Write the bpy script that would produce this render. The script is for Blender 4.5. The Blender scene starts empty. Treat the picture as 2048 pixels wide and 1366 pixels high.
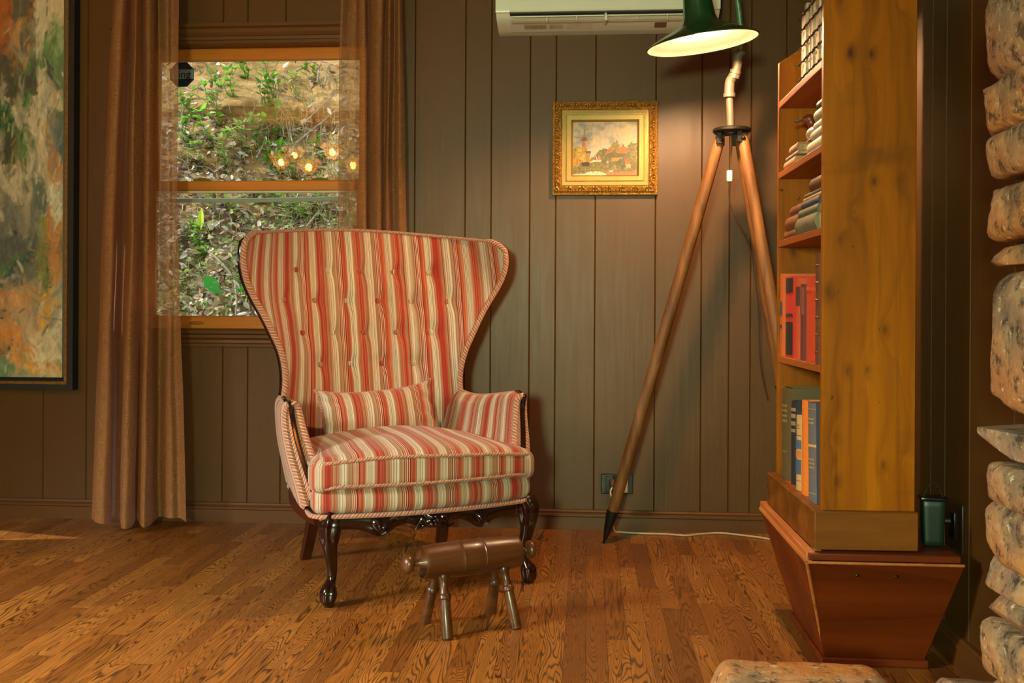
import bpy, bmesh, math, random
from mathutils import Vector, Matrix, noise
random.seed(11)
sc = bpy.context.scene
COL = sc.collection
PI = math.pi

# ---------------------------------------------------------------- camera
FPX = 2000.0; CAMH = 0.90; YAW = math.atan(151/2000); ROLL = 0.0055
cam_d = bpy.data.cameras.new('camera'); cam = bpy.data.objects.new('camera', cam_d); COL.objects.link(cam)
cam.location = (0, 0, CAMH)
cam.rotation_mode = 'XYZ'
cam.matrix_world = Matrix.Translation((0, 0, CAMH)) @ Matrix.Rotation(YAW, 4, 'Z') @ Matrix.Rotation(PI/2, 4, 'X') @ Matrix.Rotation(ROLL, 4, 'Z')
cam_d.sensor_width = 36; cam_d.lens = FPX/2048*36; cam_d.shift_y = -63/2048
cam_d.clip_start = 0.05; cam_d.clip_end = 100
sc.camera = cam

# ---------------------------------------------------------------- exposure, world, sun, daylight
sc.view_settings.view_transform = 'Standard'
sc.view_settings.look = 'None'
sc.view_settings.gamma = 1
sc.view_settings.exposure = 0.0
wd = bpy.data.worlds.new('world'); sc.world = wd; wd.use_nodes = True
bg = wd.node_tree.nodes['Background']
bg.inputs['Color'].default_value = (0.80, 0.90, 1.0, 1); bg.inputs['Strength'].default_value = 2.6

def lamp(name, kind, loc, energy, col, **kw):
    d = bpy.data.lights.new(name, kind); d.energy = energy; d.color = col
    for k, v in kw.items(): setattr(d, k, v)
    o = bpy.data.objects.new(name, d); COL.objects.link(o); o.location = loc
    return o
def aim(o, d): o.rotation_euler = Vector(d).to_track_quat('-Z', 'Y').to_euler()
SUN_DIR = (0.66, 0.26, -0.50)
sun = lamp('sun', 'SUN', (-6, -2, 8), 6.0, (1.0, 0.96, 0.86), angle=0.009); aim(sun, SUN_DIR)
# daylight through the window in the wall behind the camera, and through the one in the left wall
key = lamp('rear_window_daylight', 'AREA', (-0.42, -1.44, 1.18), 128, (0.74, 1.0, 0.56), shape='RECTANGLE', size=0.26, size_y=0.30); aim(key, (-0.04, 1, -0.06))
lw = lamp('left_window_daylight', 'AREA', (-3.33, 0.9, 1.70), 120, (0.96, 1.0, 0.90), shape='RECTANGLE', size=0.76, size_y=0.96); lw.data.spread = math.radians(105); aim(lw, (0.5, 0.2, -0.84))

# ---------------------------------------------------------------- helpers
W = 4.125          # back wall
XR = 0.95          # right wall
XL = -3.40         # left wall
YF = -1.50         # wall behind the camera
ZC = 2.62          # ceiling
cF = (-math.sin(YAW), math.cos(YAW)); cR = (math.cos(YAW), math.sin(YAW))
def ray(px, py):
    dx = px-1024; dy = 620-py; c = math.cos(ROLL); s = math.sin(ROLL)
    u = (dx*c-dy*s)/FPX; v = (dx*s+dy*c)/FPX
    return Vector((cF[0]+cR[0]*u, cF[1]+cR[1]*u, v))
def atY(px, py, Y):
    d = ray(px, py); return Vector((0, 0, CAMH)) + d*(Y/d.y)
def atZ(px, py, Z=0):
    d = ray(px, py); return Vector((0, 0, CAMH)) + d*((Z-CAMH)/d.z)
def atX(px, py, X):
    d = ray(px, py); return Vector((0, 0, CAMH)) + d*(X/d.x)

def lin(c):
    return tuple(((v/255)/12.92 if v/255 <= 0.04045 else ((v/255+0.055)/1.055)**2.4) for v in c)
def lin4(c): return lin(c)+(1,)
def sm(a, b, x):
    t = min(1, max(0, (x-a)/(b-a))); return t*t*(3-2*t)
def lerp(a, b, t): return a+(b-a)*t
def table(tb, x):
    if x <= tb[0][0]: return tb[0][1]
    for (a, va), (b, vb) in zip(tb, tb[1:]):
        if x <= b: return va+(vb-va)*(x-a)/(b-a)
    return tb[-1][1]
def catmull(P, n):
    out = []; N = len(P)
    for i in range(N-1):
        p0 = P[max(i-1, 0)]; p1 = P[i]; p2 = P[i+1]; p3 = P[min(i+2, N-1)]
        for k in range(n):
            t = k/n
            out.append(tuple(0.5*((2*b)+(-a+c)*t+(2*a-5*b+4*c-d)*t*t+(-a+3*b-3*c+d)*t**3) for a, b, c, d in zip(p0, p1, p2, p3)))
    out.append(tuple(P[-1])); return out

class MB:
    """collects vertices, faces, uvs; build() links them as one mesh object"""
    def __init__(s): s.v = []; s.f = []; s.uv = {}; s.col = None
    def add(s, vs, fs, uvs=None):
        o = len(s.v); s.v += [tuple(p) for p in vs]
        for i, f in enumerate(fs):
            if uvs is not None: s.uv[len(s.f)] = [uvs[k] for k in f]
            s.f.append(tuple(k+o for k in f))
        return s
    def box(s, x0, x1, y0, y1, z0, z1):
        vs = [(x, y, z) for z in (z0, z1) for y in (y0, y1) for x in (x0, x1)]
        return s.add(vs, [(0, 2, 3, 1), (4, 5, 7, 6), (0, 1, 5, 4), (2, 6, 7, 3), (0, 4, 6, 2), (1, 3, 7, 5)])
    def grid(s, fn, nu, nv, uvf=None, closed=False):
        vs = []; uv = []
        for j in range(nv+1):
            for i in range(nu+1):
                vs.append(fn(i/nu, j/nv)); uv.append(uvf(i/nu, j/nv) if uvf else (i/nu, j/nv))
        fs = [(j*(nu+1)+i, j*(nu+1)+i+1, (j+1)*(nu+1)+i+1, (j+1)*(nu+1)+i) for j in range(nv) for i in range(nu)]
        return s.add(vs, fs, uv)
    def tube(s, pts, r, n=10, cap=True, rf=None, uvs=1.0, flat=None):
        """sweep along pts; r number or list; rf(theta, t) multiplies the radius; flat=(a, b) squashes the section"""
        pts = [Vector(p) for p in pts]; N = len(pts)
        rr = r if isinstance(r, (list, tuple)) else [r]*N
        T = []
        for i in range(N):
            d = pts[min(i+1, N-1)]-pts[max(i-1, 0)]
            T.append(d.normalized() if d.length > 1e-9 else Vector((0, 0, 1)))
        ref = Vector((0, 0, 1)) if abs(T[0].z) < 0.9 else Vector((0, 1, 0))
        nrm = (ref-T[0]*ref.dot(T[0])).normalized()
        vs = []; uv = []; L = 0
        for i in range(N):
            if i:
                L += (pts[i]-pts[i-1]).length
                nrm = (nrm-T[i]*nrm.dot(T[i])); nrm = nrm.normalized() if nrm.length > 1e-6 else Vector((1, 0, 0))
            b = T[i].cross(nrm)
            for k in range(n+1):
                a = 2*PI*k/n; q = rr[i]*(rf(a, i/(N-1)) if rf else 1)
                fa, fb = flat if flat else (1, 1)
                vs.append(pts[i]+(nrm*math.cos(a)*fa+b*math.sin(a)*fb)*q); uv.append((L*uvs+0.012*k/n*2, k/n))
        m = n+1
        fs = [(i*m+k, i*m+k+1, (i+1)*m+k+1, (i+1)*m+k) for i in range(N-1) for k in range(n)]
        if cap:
            fs.append(tuple(range(n-1, -1, -1))); fs.append(tuple((N-1)*m+k for k in range(n)))
        return s.add(vs, fs, uv)
    def lathe(s, prof, n=24, M=None, cap=True):
        """prof: list of (r, h) about the local z axis"""
        M = M or Matrix(); vs = []
        for r, h in prof:
            for k in range(n):
                a = 2*PI*k/n; vs.append(M @ Vector((r*math.cos(a), r*math.sin(a), h)))
        N = len(prof)
        fs = [(i*n+k, i*n+(k+1) % n, (i+1)*n+(k+1) % n, (i+1)*n+k) for i in range(N-1) for k in range(n)]
        if cap and prof[0][0] > 1e-6: fs.append(tuple(range(n-1, -1, -1)))
        if cap and prof[-1][0] > 1e-6: fs.append(tuple((N-1)*n+k for k in range(n)))
        return s.add(vs, fs)
    def prism(s, poly, d0, d1, axis='y'):
        """extrude a closed polygon of (a, b) along an axis"""
        def p(a, b, d): return {'x': (d, a, b), 'y': (a, d, b), 'z': (a, b, d)}[axis]
        n = len(poly); vs = [p(a, b, d0) for a, b in poly]+[p(a, b, d1) for a, b in poly]
        fs = [(i, (i+1) % n, n+(i+1) % n, n+i) for i in range(n)]+[tuple(range(n-1, -1, -1)), tuple(range(n, 2*n))]
        return s.add(vs, fs)
    def ball(s, c, r, nu=12, nv=8):
        rx, ry, rz = r if isinstance(r, (tuple, list)) else (r, r, r)
        return s.grid(lambda u, v: (c[0]+rx*math.sin(PI*v)*math.cos(2*PI*u), c[1]+ry*math.sin(PI*v)*math.sin(2*PI*u), c[2]-rz*math.cos(PI*v)), nu, nv)
    def rbox(s, h, r, n=10, fn=None, uvf=None):
        """rounded box: half sizes h, radius r; fn deforms; uvf(p, face)"""
        h = Vector(h)
        for ax in range(3):
            for sg in (-1, 1):
                a, b = [(1, 2), (0, 2), (0, 1)][ax]
                def q(u, v, raw=False):
                    p = [0, 0, 0]; p[ax] = sg*h[ax]; p[a] = (2*u-1)*h[a]; p[b] = (2*v-1)*h[b]
                    i = [max(-(h[k]-r), min(h[k]-r, p[k])) for k in range(3)]
                    d = Vector([p[k]-i[k] for k in range(3)])
                    d = d.normalized()*r if d.length > 1e-9 else d
                    P = Vector(i)+d
                    if raw: return P
                    return fn(P) if fn else P
                def e(u):   # denser near the edges
                    return 0.5-0.5*math.cos(PI*u) if True else u
                s.grid(lambda u, v: q(e(u), e(v)), n, n, (lambda u, v: uvf(q(e(u), e(v), True), (ax, sg))) if uvf else None)
        return s
    def xf(s, M, start=0):
        s.v[start:] = [tuple(M @ Vector(p)) for p in s.v[start:]]; return s
    def build(s, name, m, parent=None, smooth=True, weld=True, bevel=0, angle=35, solid=0):
        me = bpy.data.meshes.new(name); me.from_pydata(s.v, [], s.f)
        if s.uv:
            ul = me.uv_layers.new(name='UVMap')
            for i, p in enumerate(me.polygons):
                if i in s.uv:
                    for li, c in zip(p.loop_indices, s.uv[i]): ul.data[li].uv = c
        if s.col:
            ca = me.color_attributes.new('paint', 'FLOAT_COLOR', 'POINT')
            for i, c in enumerate(s.col): ca.data[i].color = (c[0], c[1], c[2], 1)
        bm = bmesh.new(); bm.from_mesh(me)
        if weld: bmesh.ops.remove_doubles(bm, verts=bm.verts, dist=1e-5)
        bmesh.ops.recalc_face_normals(bm, faces=bm.faces)
        bm.to_mesh(me); bm.free()
        if smooth:
            for p in me.polygons: p.use_smooth = True
            try: me.set_sharp_from_angle(angle=math.radians(angle))
            except Exception: pass
        o = bpy.data.objects.new(name, me); COL.objects.link(o)
        for k in (m if isinstance(m, (list, tuple)) else [m]): me.materials.append(k)
        if parent: o.parent = parent
        if bevel:
            b = o.modifiers.new('bevel', 'BEVEL'); b.width = bevel; b.segments = 2; b.limit_method = 'ANGLE'; b.angle_limit = math.radians(40)
        if solid:
            b = o.modifiers.new('solid', 'SOLIDIFY'); b.thickness = solid; b.offset = 0
        return o

def tag(o, label, cat, group=None, kind=None):
    o['label'] = label; o['category'] = cat
    if group: o['group'] = group
    if kind: o['kind'] = kind
    return o
def thing(name, label, cat, loc=(0, 0, 0), rz=0, group=None):
    o = bpy.data.objects.new(name, None); COL.objects.link(o); o.empty_display_size = 0.05
    o.location = loc; o.rotation_euler = (0, 0, rz)
    return tag(o, label, cat, group)
def struct(o, label=None):
    o['kind'] = 'structure'
    if label: o['label'] = label
    return o
def hollow(name, label=None):
    o = bpy.data.objects.new(name, None); COL.objects.link(o); return struct(o, label)

# ---------------------------------------------------------------- materials
class NT:
    def __init__(s, name):
        s.m = bpy.data.materials.new(name); s.m.use_nodes = True; s.t = s.m.node_tree; s.n = s.t.nodes; s.l = s.t.links
        s.b = s.n['Principled BSDF']; s.out = s.n['Material Output']
    def node(s, t, **kw):
        n = s.n.new(t)
        for k, v in kw.items():
            if k.startswith('i_'): s.put(n.inputs[k[2:].replace('_', ' ')], v)
            else: setattr(n, k, v)
        return n
    def put(s, sock, v):
        if isinstance(v, bpy.types.NodeSocket): s.l.new(v, sock)
        elif v is not None: sock.default_value = v
    def math(s, op, a, b=None, c=None):
        n = s.n.new('ShaderNodeMath'); n.operation = op
        s.put(n.inputs[0], a); s.put(n.inputs[1], b); s.put(n.inputs[2], c)
        return n.outputs[0]
    def mix(s, f, a, b, mode='MIX'):
        n = s.n.new('ShaderNodeMix'); n.data_type = 'RGBA'; n.blend_type = mode
        s.put(n.inputs[0], f); s.put(n.inputs[6], a); s.put(n.inputs[7], b); return n.outputs[2]
    def ramp(s, f, stops, interp='LINEAR'):
        n = s.n.new('ShaderNodeValToRGB'); n.color_ramp.interpolation = interp; e = n.color_ramp.elements
        while len(e) < len(stops): e.new(0.5)
        for el, (p, c) in zip(e, stops):
            el.position = p; el.color = c if len(c) == 4 else tuple(c)+(1,)
        s.l.new(f, n.inputs[0]); return n.outputs[0]
    def noise(s, vec, scale, detail=4, rough=0.55, dist=0, dim='3D', w=None):
        n = s.n.new('ShaderNodeTexNoise'); n.noise_dimensions = dim
        if vec is not None: s.l.new(vec, n.inputs['Vector'])
        n.inputs['Scale'].default_value = scale; n.inputs['Detail'].default_value = detail
        n.inputs['Roughness'].default_value = rough; n.inputs['Distortion'].default_value = dist
        if w is not None: s.put(n.inputs['W'], w)
        return n.outputs['Fac']
    def co(s, kind='Object'): return s.node('ShaderNodeTexCoord').outputs[kind]
    def mapv(s, v, scale=(1, 1, 1), loc=(0, 0, 0), rot=(0, 0, 0)):
        n = s.n.new('ShaderNodeMapping'); s.l.new(v, n.inputs[0]); n.inputs['Scale'].default_value = scale; n.inputs['Location'].default_value = loc; n.inputs['Rotation'].default_value = rot
        return n.outputs[0]
    def sep(s, v):
        n = s.n.new('ShaderNodeSeparateXYZ'); s.l.new(v, n.inputs[0]); return n.outputs
    def comb(s, x, y, z):
        n = s.n.new('ShaderNodeCombineXYZ'); s.put(n.inputs[0], x); s.put(n.inputs[1], y); s.put(n.inputs[2], z); return n.outputs[0]
    def bump(s, h, st=0.3, d=0.01):
        n = s.n.new('ShaderNodeBump'); n.inputs['Strength'].default_value = st; n.inputs['Distance'].default_value = d
        s.l.new(h, n.inputs['Height']); s.l.new(n.outputs[0], s.b.inputs['Normal'])
    def set(s, **kw):
        for k, v in kw.items(): s.put(s.b.inputs[k.replace('_', ' ')], v)
        return s

def plain(name, c, rough=0.5, metal=0, var=0.12, scale=30, bump=0.0, c2=None, spec=0.5, coat=0):
    t = NT(name); f = t.noise(t.co(), scale, 5)
    a = lin4(c); b = lin4(c2) if c2 else tuple(v*(1-var) for v in a[:3])+(1,)
    t.set(Base_Color=t.ramp(f, [(0.3, b), (0.7, a)]), Roughness=rough, Metallic=metal, Specular_IOR_Level=spec, Coat_Weight=coat)
    if bump: t.bump(f, bump, 0.002)
    return t.m
def wood(name, dark, mid, light, axis='z', scale=1.0, rough=0.35, ring=9, coat=0.0, wear=None, spec=0.5):
    """grain along an axis, with figure bands and knots of darker tone"""
    t = NT(name); v = t.co()
    k = {'x': (0.6, 8, 8), 'y': (8, 0.6, 8), 'z': (8, 8, 0.6)}[axis]
    g = t.mapv(v, tuple(q*scale for q in k))
    n1 = t.noise(g, 1.0, 6, 0.6, 0.5)
    rings = t.math('FRACT', t.math('MULTIPLY', t.noise(t.mapv(v, tuple(q*scale*0.32 for q in k)), 1.0, 2, 0.5, 0.3), ring))
    fine = t.noise(t.mapv(v, tuple(q*scale*9 for q in k)), 1.0, 3)
    c = t.ramp(n1, [(0.25, lin4(dark)), (0.5, lin4(mid)), (0.78, lin4(light))])
    c = t.mix(t.math('MULTIPLY', t.math('POWER', rings, 5.0), 0.45), c, lin4(dark))
    c = t.mix(t.math('MULTIPLY', fine, 0.25), c, lin4(dark))
    if wear:
        geo = t.node('ShaderNodeNewGeometry').outputs['Pointiness']
        w = t.math('MULTIPLY', t.ramp(geo, [(0.52, (0, 0, 0)), (0.60, (1, 1, 1))]), t.ramp(t.noise(v, 18, 4), [(0.4, (0, 0, 0)), (0.6, (1, 1, 1))]))
        c = t.mix(w, c, lin4(wear))
    t.set(Base_Color=c, Roughness=t.math('ADD', rough, t.math('MULTIPLY', fine, 0.12)), Coat_Weight=coat, Coat_Roughness=0.15, Specular_IOR_Level=spec)
    t.bump(fine, 0.12, 0.002)
    return t.m

def m_pine():
    t = NT('knotty_pine'); v = t.co(); x, y, z = t.sep(v)
    vo = t.node('ShaderNodeTexVoronoi', feature='F1', voronoi_dimensions='2D'); t.l.new(t.comb(t.math('ADD', t.math('MULTIPLY', x, 10.0), 3.3), t.math('MULTIPLY', z, 5.6), 0), vo.inputs['Vector']); vo.inputs['Scale'].default_value = 1.0; vo.inputs['Randomness'].default_value = 1.0
    d = vo.outputs['Distance']; wr = t.math('DIVIDE', 0.05, t.math('ADD', d, 0.12))
    g = t.comb(t.math('ADD', t.math('MULTIPLY', x, 9), t.math('MULTIPLY', wr, 1.6)), t.math('MULTIPLY', y, 9), t.math('MULTIPLY', z, 0.9))
    n1 = t.noise(g, 1.3, 5, 0.55, 0.3); rings = t.math('FRACT', t.math('MULTIPLY', t.noise(g, 0.55, 2, 0.4), 9.0)); fine = t.noise(t.mapv(v, (140, 140, 5)), 1.0, 3)
    band = t.noise(t.mapv(v, (3, 3, 9)), 1.0, 3)
    c = t.ramp(n1, [(0.28, lin4((106, 53, 0))), (0.5, lin4((150, 81, 0))), (0.72, lin4((174, 99, 3)))])
    c = t.mix(t.math('MULTIPLY', t.math('POWER', rings, 9.0), 0.22), c, lin4((92, 50, 8)))
    c = t.mix(t.math('MULTIPLY', fine, 0.30), c, lin4((90, 50, 4)))
    c = t.mix(t.math('MULTIPLY', t.ramp(t.noise(t.mapv(v, (46, 46, 1.6)), 1.0, 3), [(0.55, (0, 0, 0)), (0.75, (1, 1, 1))]), 0.45), c, lin4((84, 42, 2)))
    c = t.mix(t.ramp(t.noise(t.mapv(v, (60, 60, 34)), 1.0, 2), [(0.72, (0, 0, 0)), (0.78, (0.8, 0.8, 0.8))]), c, lin4((44, 22, 4)))
    c = t.mix(t.ramp(band, [(0.58, (0, 0, 0)), (0.74, (0.5, 0.5, 0.5))]), c, lin4((84, 48, 10)))
    c = t.mix(t.math('MULTIPLY', t.ramp(d, [(0.0, (0.95, 0.95, 0.95)), (0.035, (0.75, 0.75, 0.75)), (0.085, (0.35, 0.35, 0.35)), (0.2, (0, 0, 0))]), t.ramp(t.noise(v, 7, 3), [(0.38, (0, 0, 0)), (0.6, (1, 1, 1))])), c, lin4((52, 26, 6)))
    t.set(Base_Color=c, Roughness=t.math('ADD', 0.42, t.math('MULTIPLY', fine, 0.12)), Specular_IOR_Level=0.15); t.bump(fine, 0.1, 0.002)
    return t.m
def m_wall(name='wall_paint', c=(84, 52, 14)):
    t = NT(name); v = t.co()
    f = t.noise(v, 3.5, 4); g = t.noise(t.mapv(v, (60, 60, 5)), 1.0, 4); br = t.noise(t.mapv(v, (30, 30, 3)), 1.0, 2)
    a = lin(c)
    t.set(Base_Color=t.ramp(f, [(0.3, tuple(q*0.88 for q in a)+(1,)), (0.7, a+(1,))]), Roughness=t.math('ADD', 0.36, t.math('MULTIPLY', g, 0.14)), Specular_IOR_Level=0.38)
    t.bump(t.math('ADD', g, t.math('MULTIPLY', br, 1.2)), 0.10, 0.004)
    return t.m
def m_floor():
    t = NT('oak_floor'); v = t.co(); x, y, z = t.sep(v)
    bw = 0.0572
    bi = t.math('FLOOR', t.math('DIVIDE', x, bw))
    wn = t.node('ShaderNodeTexWhiteNoise', noise_dimensions='1D'); t.l.new(bi, wn.inputs['W']); r1 = wn.outputs['Value']
    yl = t.math('ADD', t.math('DIVIDE', y, 0.62), t.math('MULTIPLY', r1, 17.3))
    pj = t.math('FLOOR', yl)
    wn2 = t.node('ShaderNodeTexWhiteNoise', noise_dimensions='2D'); t.l.new(t.comb(bi, pj, 0), wn2.inputs['Vector'])
    r2 = wn2.outputs['Value']; rc = wn2.outputs['Color']; ra, rb, rd = t.sep(rc)
    off = t.math('MULTIPLY', r2, 37.0)
    # cathedral figure: contour lines of a stretched noise
    pv = t.comb(t.math('ADD', t.math('MULTIPLY', x, 15.0), off), t.math('ADD', t.math('MULTIPLY', y, 1.25), t.math('MULTIPLY', ra, 50)), t.math('MULTIPLY', rb, 20))
    fig = t.noise(pv, 1.0, 2.0, 0.42, 0.45)
    cnt = t.math('ADD', 20.0, t.math('MULTIPLY', rd, 34.0))
    lines = t.math('FRACT', t.math('MULTIPLY', fig, cnt))
    tri = t.math('ABSOLUTE', t.math('SUBTRACT', lines, 0.5))           # 0 at a line
    ln = t.ramp(tri, [(0.0, (1, 1, 1)), (0.10, (0.75, 0.75, 0.75)), (0.22, (0, 0, 0))])
    pore = t.noise(t.mapv(v, (420, 14, 1)), 1.0, 2); strk = t.noise(t.mapv(v, (130, 2.5, 1)), 1.0, 3)
    base = t.ramp(r2, [(0.0, lin4((126, 72, 22))), (0.35, lin4((164, 99, 34))), (0.7, lin4((180, 115, 46))), (1.0, lin4((144, 84, 26)))])
    base = t.mix(t.math('MULTIPLY', strk, 0.55), base, lin4((112, 62, 24)))
    c = t.mix(t.math('MULTIPLY', ln, t.math('ADD', 0.58, t.math('MULTIPLY', ra, 0.36))), base, lin4((40, 20, 8)))
    c = t.mix(t.math('MULTIPLY', t.ramp(pore, [(0.52, (0, 0, 0)), (0.7, (1, 1, 1))]), 0.5), c, lin4((50, 26, 10)))
    # seams
    fx = t.math('ABSOLUTE', t.math('SUBTRACT', t.math('FRACT', t.math('DIVIDE', x, bw)), 0.5))
    fy = t.math('ABSOLUTE', t.math('SUBTRACT', t.math('FRACT', yl), 0.5))
    seam = t.math('MAXIMUM', t.math('GREATER_THAN', fx, 0.488), t.math('GREATER_THAN', fy, 0.4985))
    c = t.mix(t.math('MULTIPLY', seam, 0.7), c, lin4((30, 15, 6)))
    t.set(Base_Color=c, Roughness=t.math('ADD', 0.30, t.math('MULTIPLY', t.noise(v, 6, 3), 0.16)), Specular_IOR_Level=0.5)
    t.bump(t.math('SUBTRACT', t.math('MULTIPLY', ln, -0.5), seam), 0.22, 0.0015)
    return t.m
STRIPE = 0.155
def m_stripe(name='striped_fabric', dim=1.0, diag=False):
    """woven stripe: repeats every STRIPE metres along uv.x"""
    t = NT(name); uv = t.co('UV'); u, v, _ = t.sep(uv)
    if diag: u = t.math('ADD', t.math('MULTIPLY', u, 7.0), t.math('MULTIPLY', v, 0.07))
    wob = t.math('MULTIPLY', t.math('SUBTRACT', t.noise(t.comb(t.math('MULTIPLY', u, 6), t.math('MULTIPLY', v, 9), 0), 1.0, 2), 0.5), 0.002)
    f = t.math('FRACT', t.math('DIVIDE', t.math('ADD', u, wob), STRIPE))
    CR = (224, 208, 188); BK = (64, 48, 42); MA = (112, 30, 32); PK = (242, 186, 160); RU = (186, 76, 48); KH = (170, 130, 100); RD = (170, 48, 40); OR = (196, 96, 68)
    st = [(0.00, MA), (0.018, PK), (0.036, MA), (0.054, PK), (0.078, MA), (0.096, PK), (0.112, MA), (0.135, RU), (0.235, KH), (0.262, CR), (0.288, BK), (0.295, CR), (0.322, BK), (0.329, CR),
          (0.358, BK), (0.365, CR), (0.415, KH), (0.455, OR), (0.480, RD), (0.520, OR), (0.535, RD), (0.600, RU), (0.640, KH), (0.690, RD), (0.715, KH), (0.755, CR), (0.785, BK), (0.792, CR), (0.845, BK), (0.853, CR), (0.905, KH)]
    c = t.ramp(f, [(p, lin4(q)) for p, q in st], 'CONSTANT')
    wn = t.node('ShaderNodeTexWhiteNoise', noise_dimensions='1D'); t.l.new(t.math('FLOOR', t.math('MULTIPLY', u, 520.0)), wn.inputs['W'])
    wv = wn.outputs['Value']
    c = t.mix(t.math('MULTIPLY', t.math('GREATER_THAN', wv, 0.70), 0.42), c, lin4((122, 52, 40)))
    c = t.mix(t.math('MULTIPLY', t.math('LESS_THAN', wv, 0.22), 0.38), c, lin4((214, 170, 130)))
    # fine weft threads along the stripe
    th = t.math('FRACT', t.math('MULTIPLY', u, 480.0)); fine = t.math('MULTIPLY', t.math('GREATER_THAN', th, 0.62), 0.22)
    c = t.mix(fine, c, lin4((150, 60, 40)))
    w1 = t.math('SINE', t.math('MULTIPLY', v, 3900.0)); w2 = t.math('SINE', t.math('MULTIPLY', u, 3900.0))
    hg = t.math('MULTIPLY', w1, w2)
    c = t.mix(0.22, c, t.mix(t.noise(t.comb(t.math('MULTIPLY', u, 30), t.math('MULTIPLY', v, 6), 0), 4.0, 3), (0, 0, 0, 1), c))
    t.set(Base_Color=c, Roughness=0.82, Specular_IOR_Level=0.2, Sheen_Weight=0.15)
    t.bump(hg, 0.15, 0.0015)
    return t.m
def m_attr(name, rough=0.6, bump=0.25, scale=60, spec=0.35):
    t = NT(name); a = t.node('ShaderNodeVertexColor', layer_name='paint').outputs['Color']
    n = t.noise(t.mapv(t.co(), (1, 1, 0.35)), scale, 4)
    t.set(Base_Color=t.mix(0.12, a, t.ramp(n, [(0.3, (0, 0, 0)), (0.7, (1, 1, 1))]), 'OVERLAY'), Roughness=rough, Specular_IOR_Level=spec)
    t.bump(n, bump, 0.004)
    return t.m
def m_linen():
    t = NT('brown_linen'); uv = t.co('UV'); v = t.mapv(uv, (1, 1, 1))
    warp = t.noise(t.mapv(uv, (760, 26, 1)), 1.0, 2, 0.5); weft = t.noise(t.mapv(uv, (26, 760, 1)), 1.0, 2, 0.5)
    slub = t.math('MULTIPLY', t.ramp(warp, [(0.38, (0, 0, 0)), (0.62, (1, 1, 1))]), t.ramp(weft, [(0.38, (0, 0, 0)), (0.62, (1, 1, 1))]))
    col = t.mix(t.math('MAXIMUM', warp, weft), lin4((132, 84, 50)), lin4((214, 150, 100)))
    d = t.node('ShaderNodeBsdfDiffuse'); t.l.new(col, d.inputs[0])
    tr = t.node('ShaderNodeBsdfTranslucent'); t.l.new(t.mix(0.5, col, lin4((236, 220, 206))), tr.inputs[0])
    m1 = t.node('ShaderNodeMixShader'); m1.inputs[0].default_value = 0.34; t.l.new(d.outputs[0], m1.inputs[1]); t.l.new(tr.outputs[0], m1.inputs[2])
    tp = t.node('ShaderNodeBsdfTransparent')
    m2 = t.node('ShaderNodeMixShader')
    t.l.new(t.math('MULTIPLY', t.math('SUBTRACT', 1.0, slub), 0.46), m2.inputs[0])
    t.l.new(m1.outputs[0], m2.inputs[1]); t.l.new(tp.outputs[0], m2.inputs[2]); t.l.new(m2.outputs[0], t.out.inputs[0])
    return t.m
def m_glass():
    t = NT('window_glass'); tp = t.node('ShaderNodeBsdfTransparent'); tp.inputs[0].default_value = (0.96, 0.98, 0.96, 1)
    g = t.node('ShaderNodeBsdfGlossy'); g.inputs['Roughness'].default_value = 0.004
    fr = t.node('ShaderNodeFresnel'); fr.inputs[0].default_value = 1.5
    m = t.node('ShaderNodeMixShader'); t.l.new(fr.outputs[0], m.inputs[0]); t.l.new(tp.outputs[0], m.inputs[1]); t.l.new(g.outputs[0], m.inputs[2]); t.l.new(m.outputs[0], t.out.inputs[0])
    return t.m
def emit(name, c, s):
    t = NT(name); e = t.node('ShaderNodeEmission'); e.inputs[0].default_value = c+(1,); e.inputs[1].default_value = s; t.l.new(e.outputs[0], t.out.inputs[0]); return t.m

M = {}
M['wall'] = m_wall()
M['trim'] = m_wall('trim_paint', (92, 54, 18))
M['ceil'] = plain('ceiling_boards', (120, 92, 66), 0.6)
M['floor'] = m_floor()
M['stripe'] = m_stripe()
M['welt'] = m_stripe('striped_welt', diag=True)
M['linen'] = m_linen()
M['glass'] = m_glass()
M['sash'] = wood('orange_sash_wood', (158, 82, 18), (200, 118, 34), (218, 140, 54), 'x', 1.2, 0.3, 5)
M['mahog'] = plain('dark_mahogany', (40, 16, 9), 0.16, var=0.5, scale=14, coat=0.5)
M['mahog2'] = plain('red_mahogany', (70, 28, 14), 0.28, var=0.4, scale=14)
M['stool'] = wood('walnut_stool', (44, 22, 9), (88, 48, 21), (116, 68, 34), 'x', 2.2, 0.28, 5, coat=0.25)
M['pine'] = m_pine()
M['pinex'] = wood('aged_pine_shelf', (106, 50, 14), (158, 84, 30), (184, 108, 46), 'y', 1.6, 0.42, 5, spec=0.22)
M['pined'] = wood('aged_pine_plinth', (76, 40, 6), (118, 66, 12), (146, 86, 24), 'x', 1.6, 0.4, 5, spec=0.22)
M['redbox'] = wood('red_stained_pine', (70, 24, 3), (104, 40, 6), (128, 54, 10), 'x', 0.9, 0.38, 4, spec=0.22)
M['worn'] = wood('worn_orange_edge', (120, 58, 18), (176, 98, 40), (204, 128, 62), 'y', 2.2, 0.5, 4)
M['leg'] = wood('tripod_wood', (66, 40, 16), (124, 78, 34), (156, 108, 56), 'z', 2.4, 0.5, 5)
M['iron'] = plain('dark_iron', (46, 42, 38), 0.45, 0.7, bump=0.1)
M['zinc'] = plain('galvanised_pipe', (104, 92, 76), 0.5, 0.25, var=0.25, scale=40, bump=0.1)
M['green'] = plain('green_enamel', (24, 62, 30), 0.25, coat=0.6)
M['verd'] = plain('patina_green_pipe', (60, 100, 70), 0.4, 0.3, c2=(110, 140, 110), scale=60)
M['enamel'] = plain('white_enamel', (96, 84, 74), 0.35)
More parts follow.
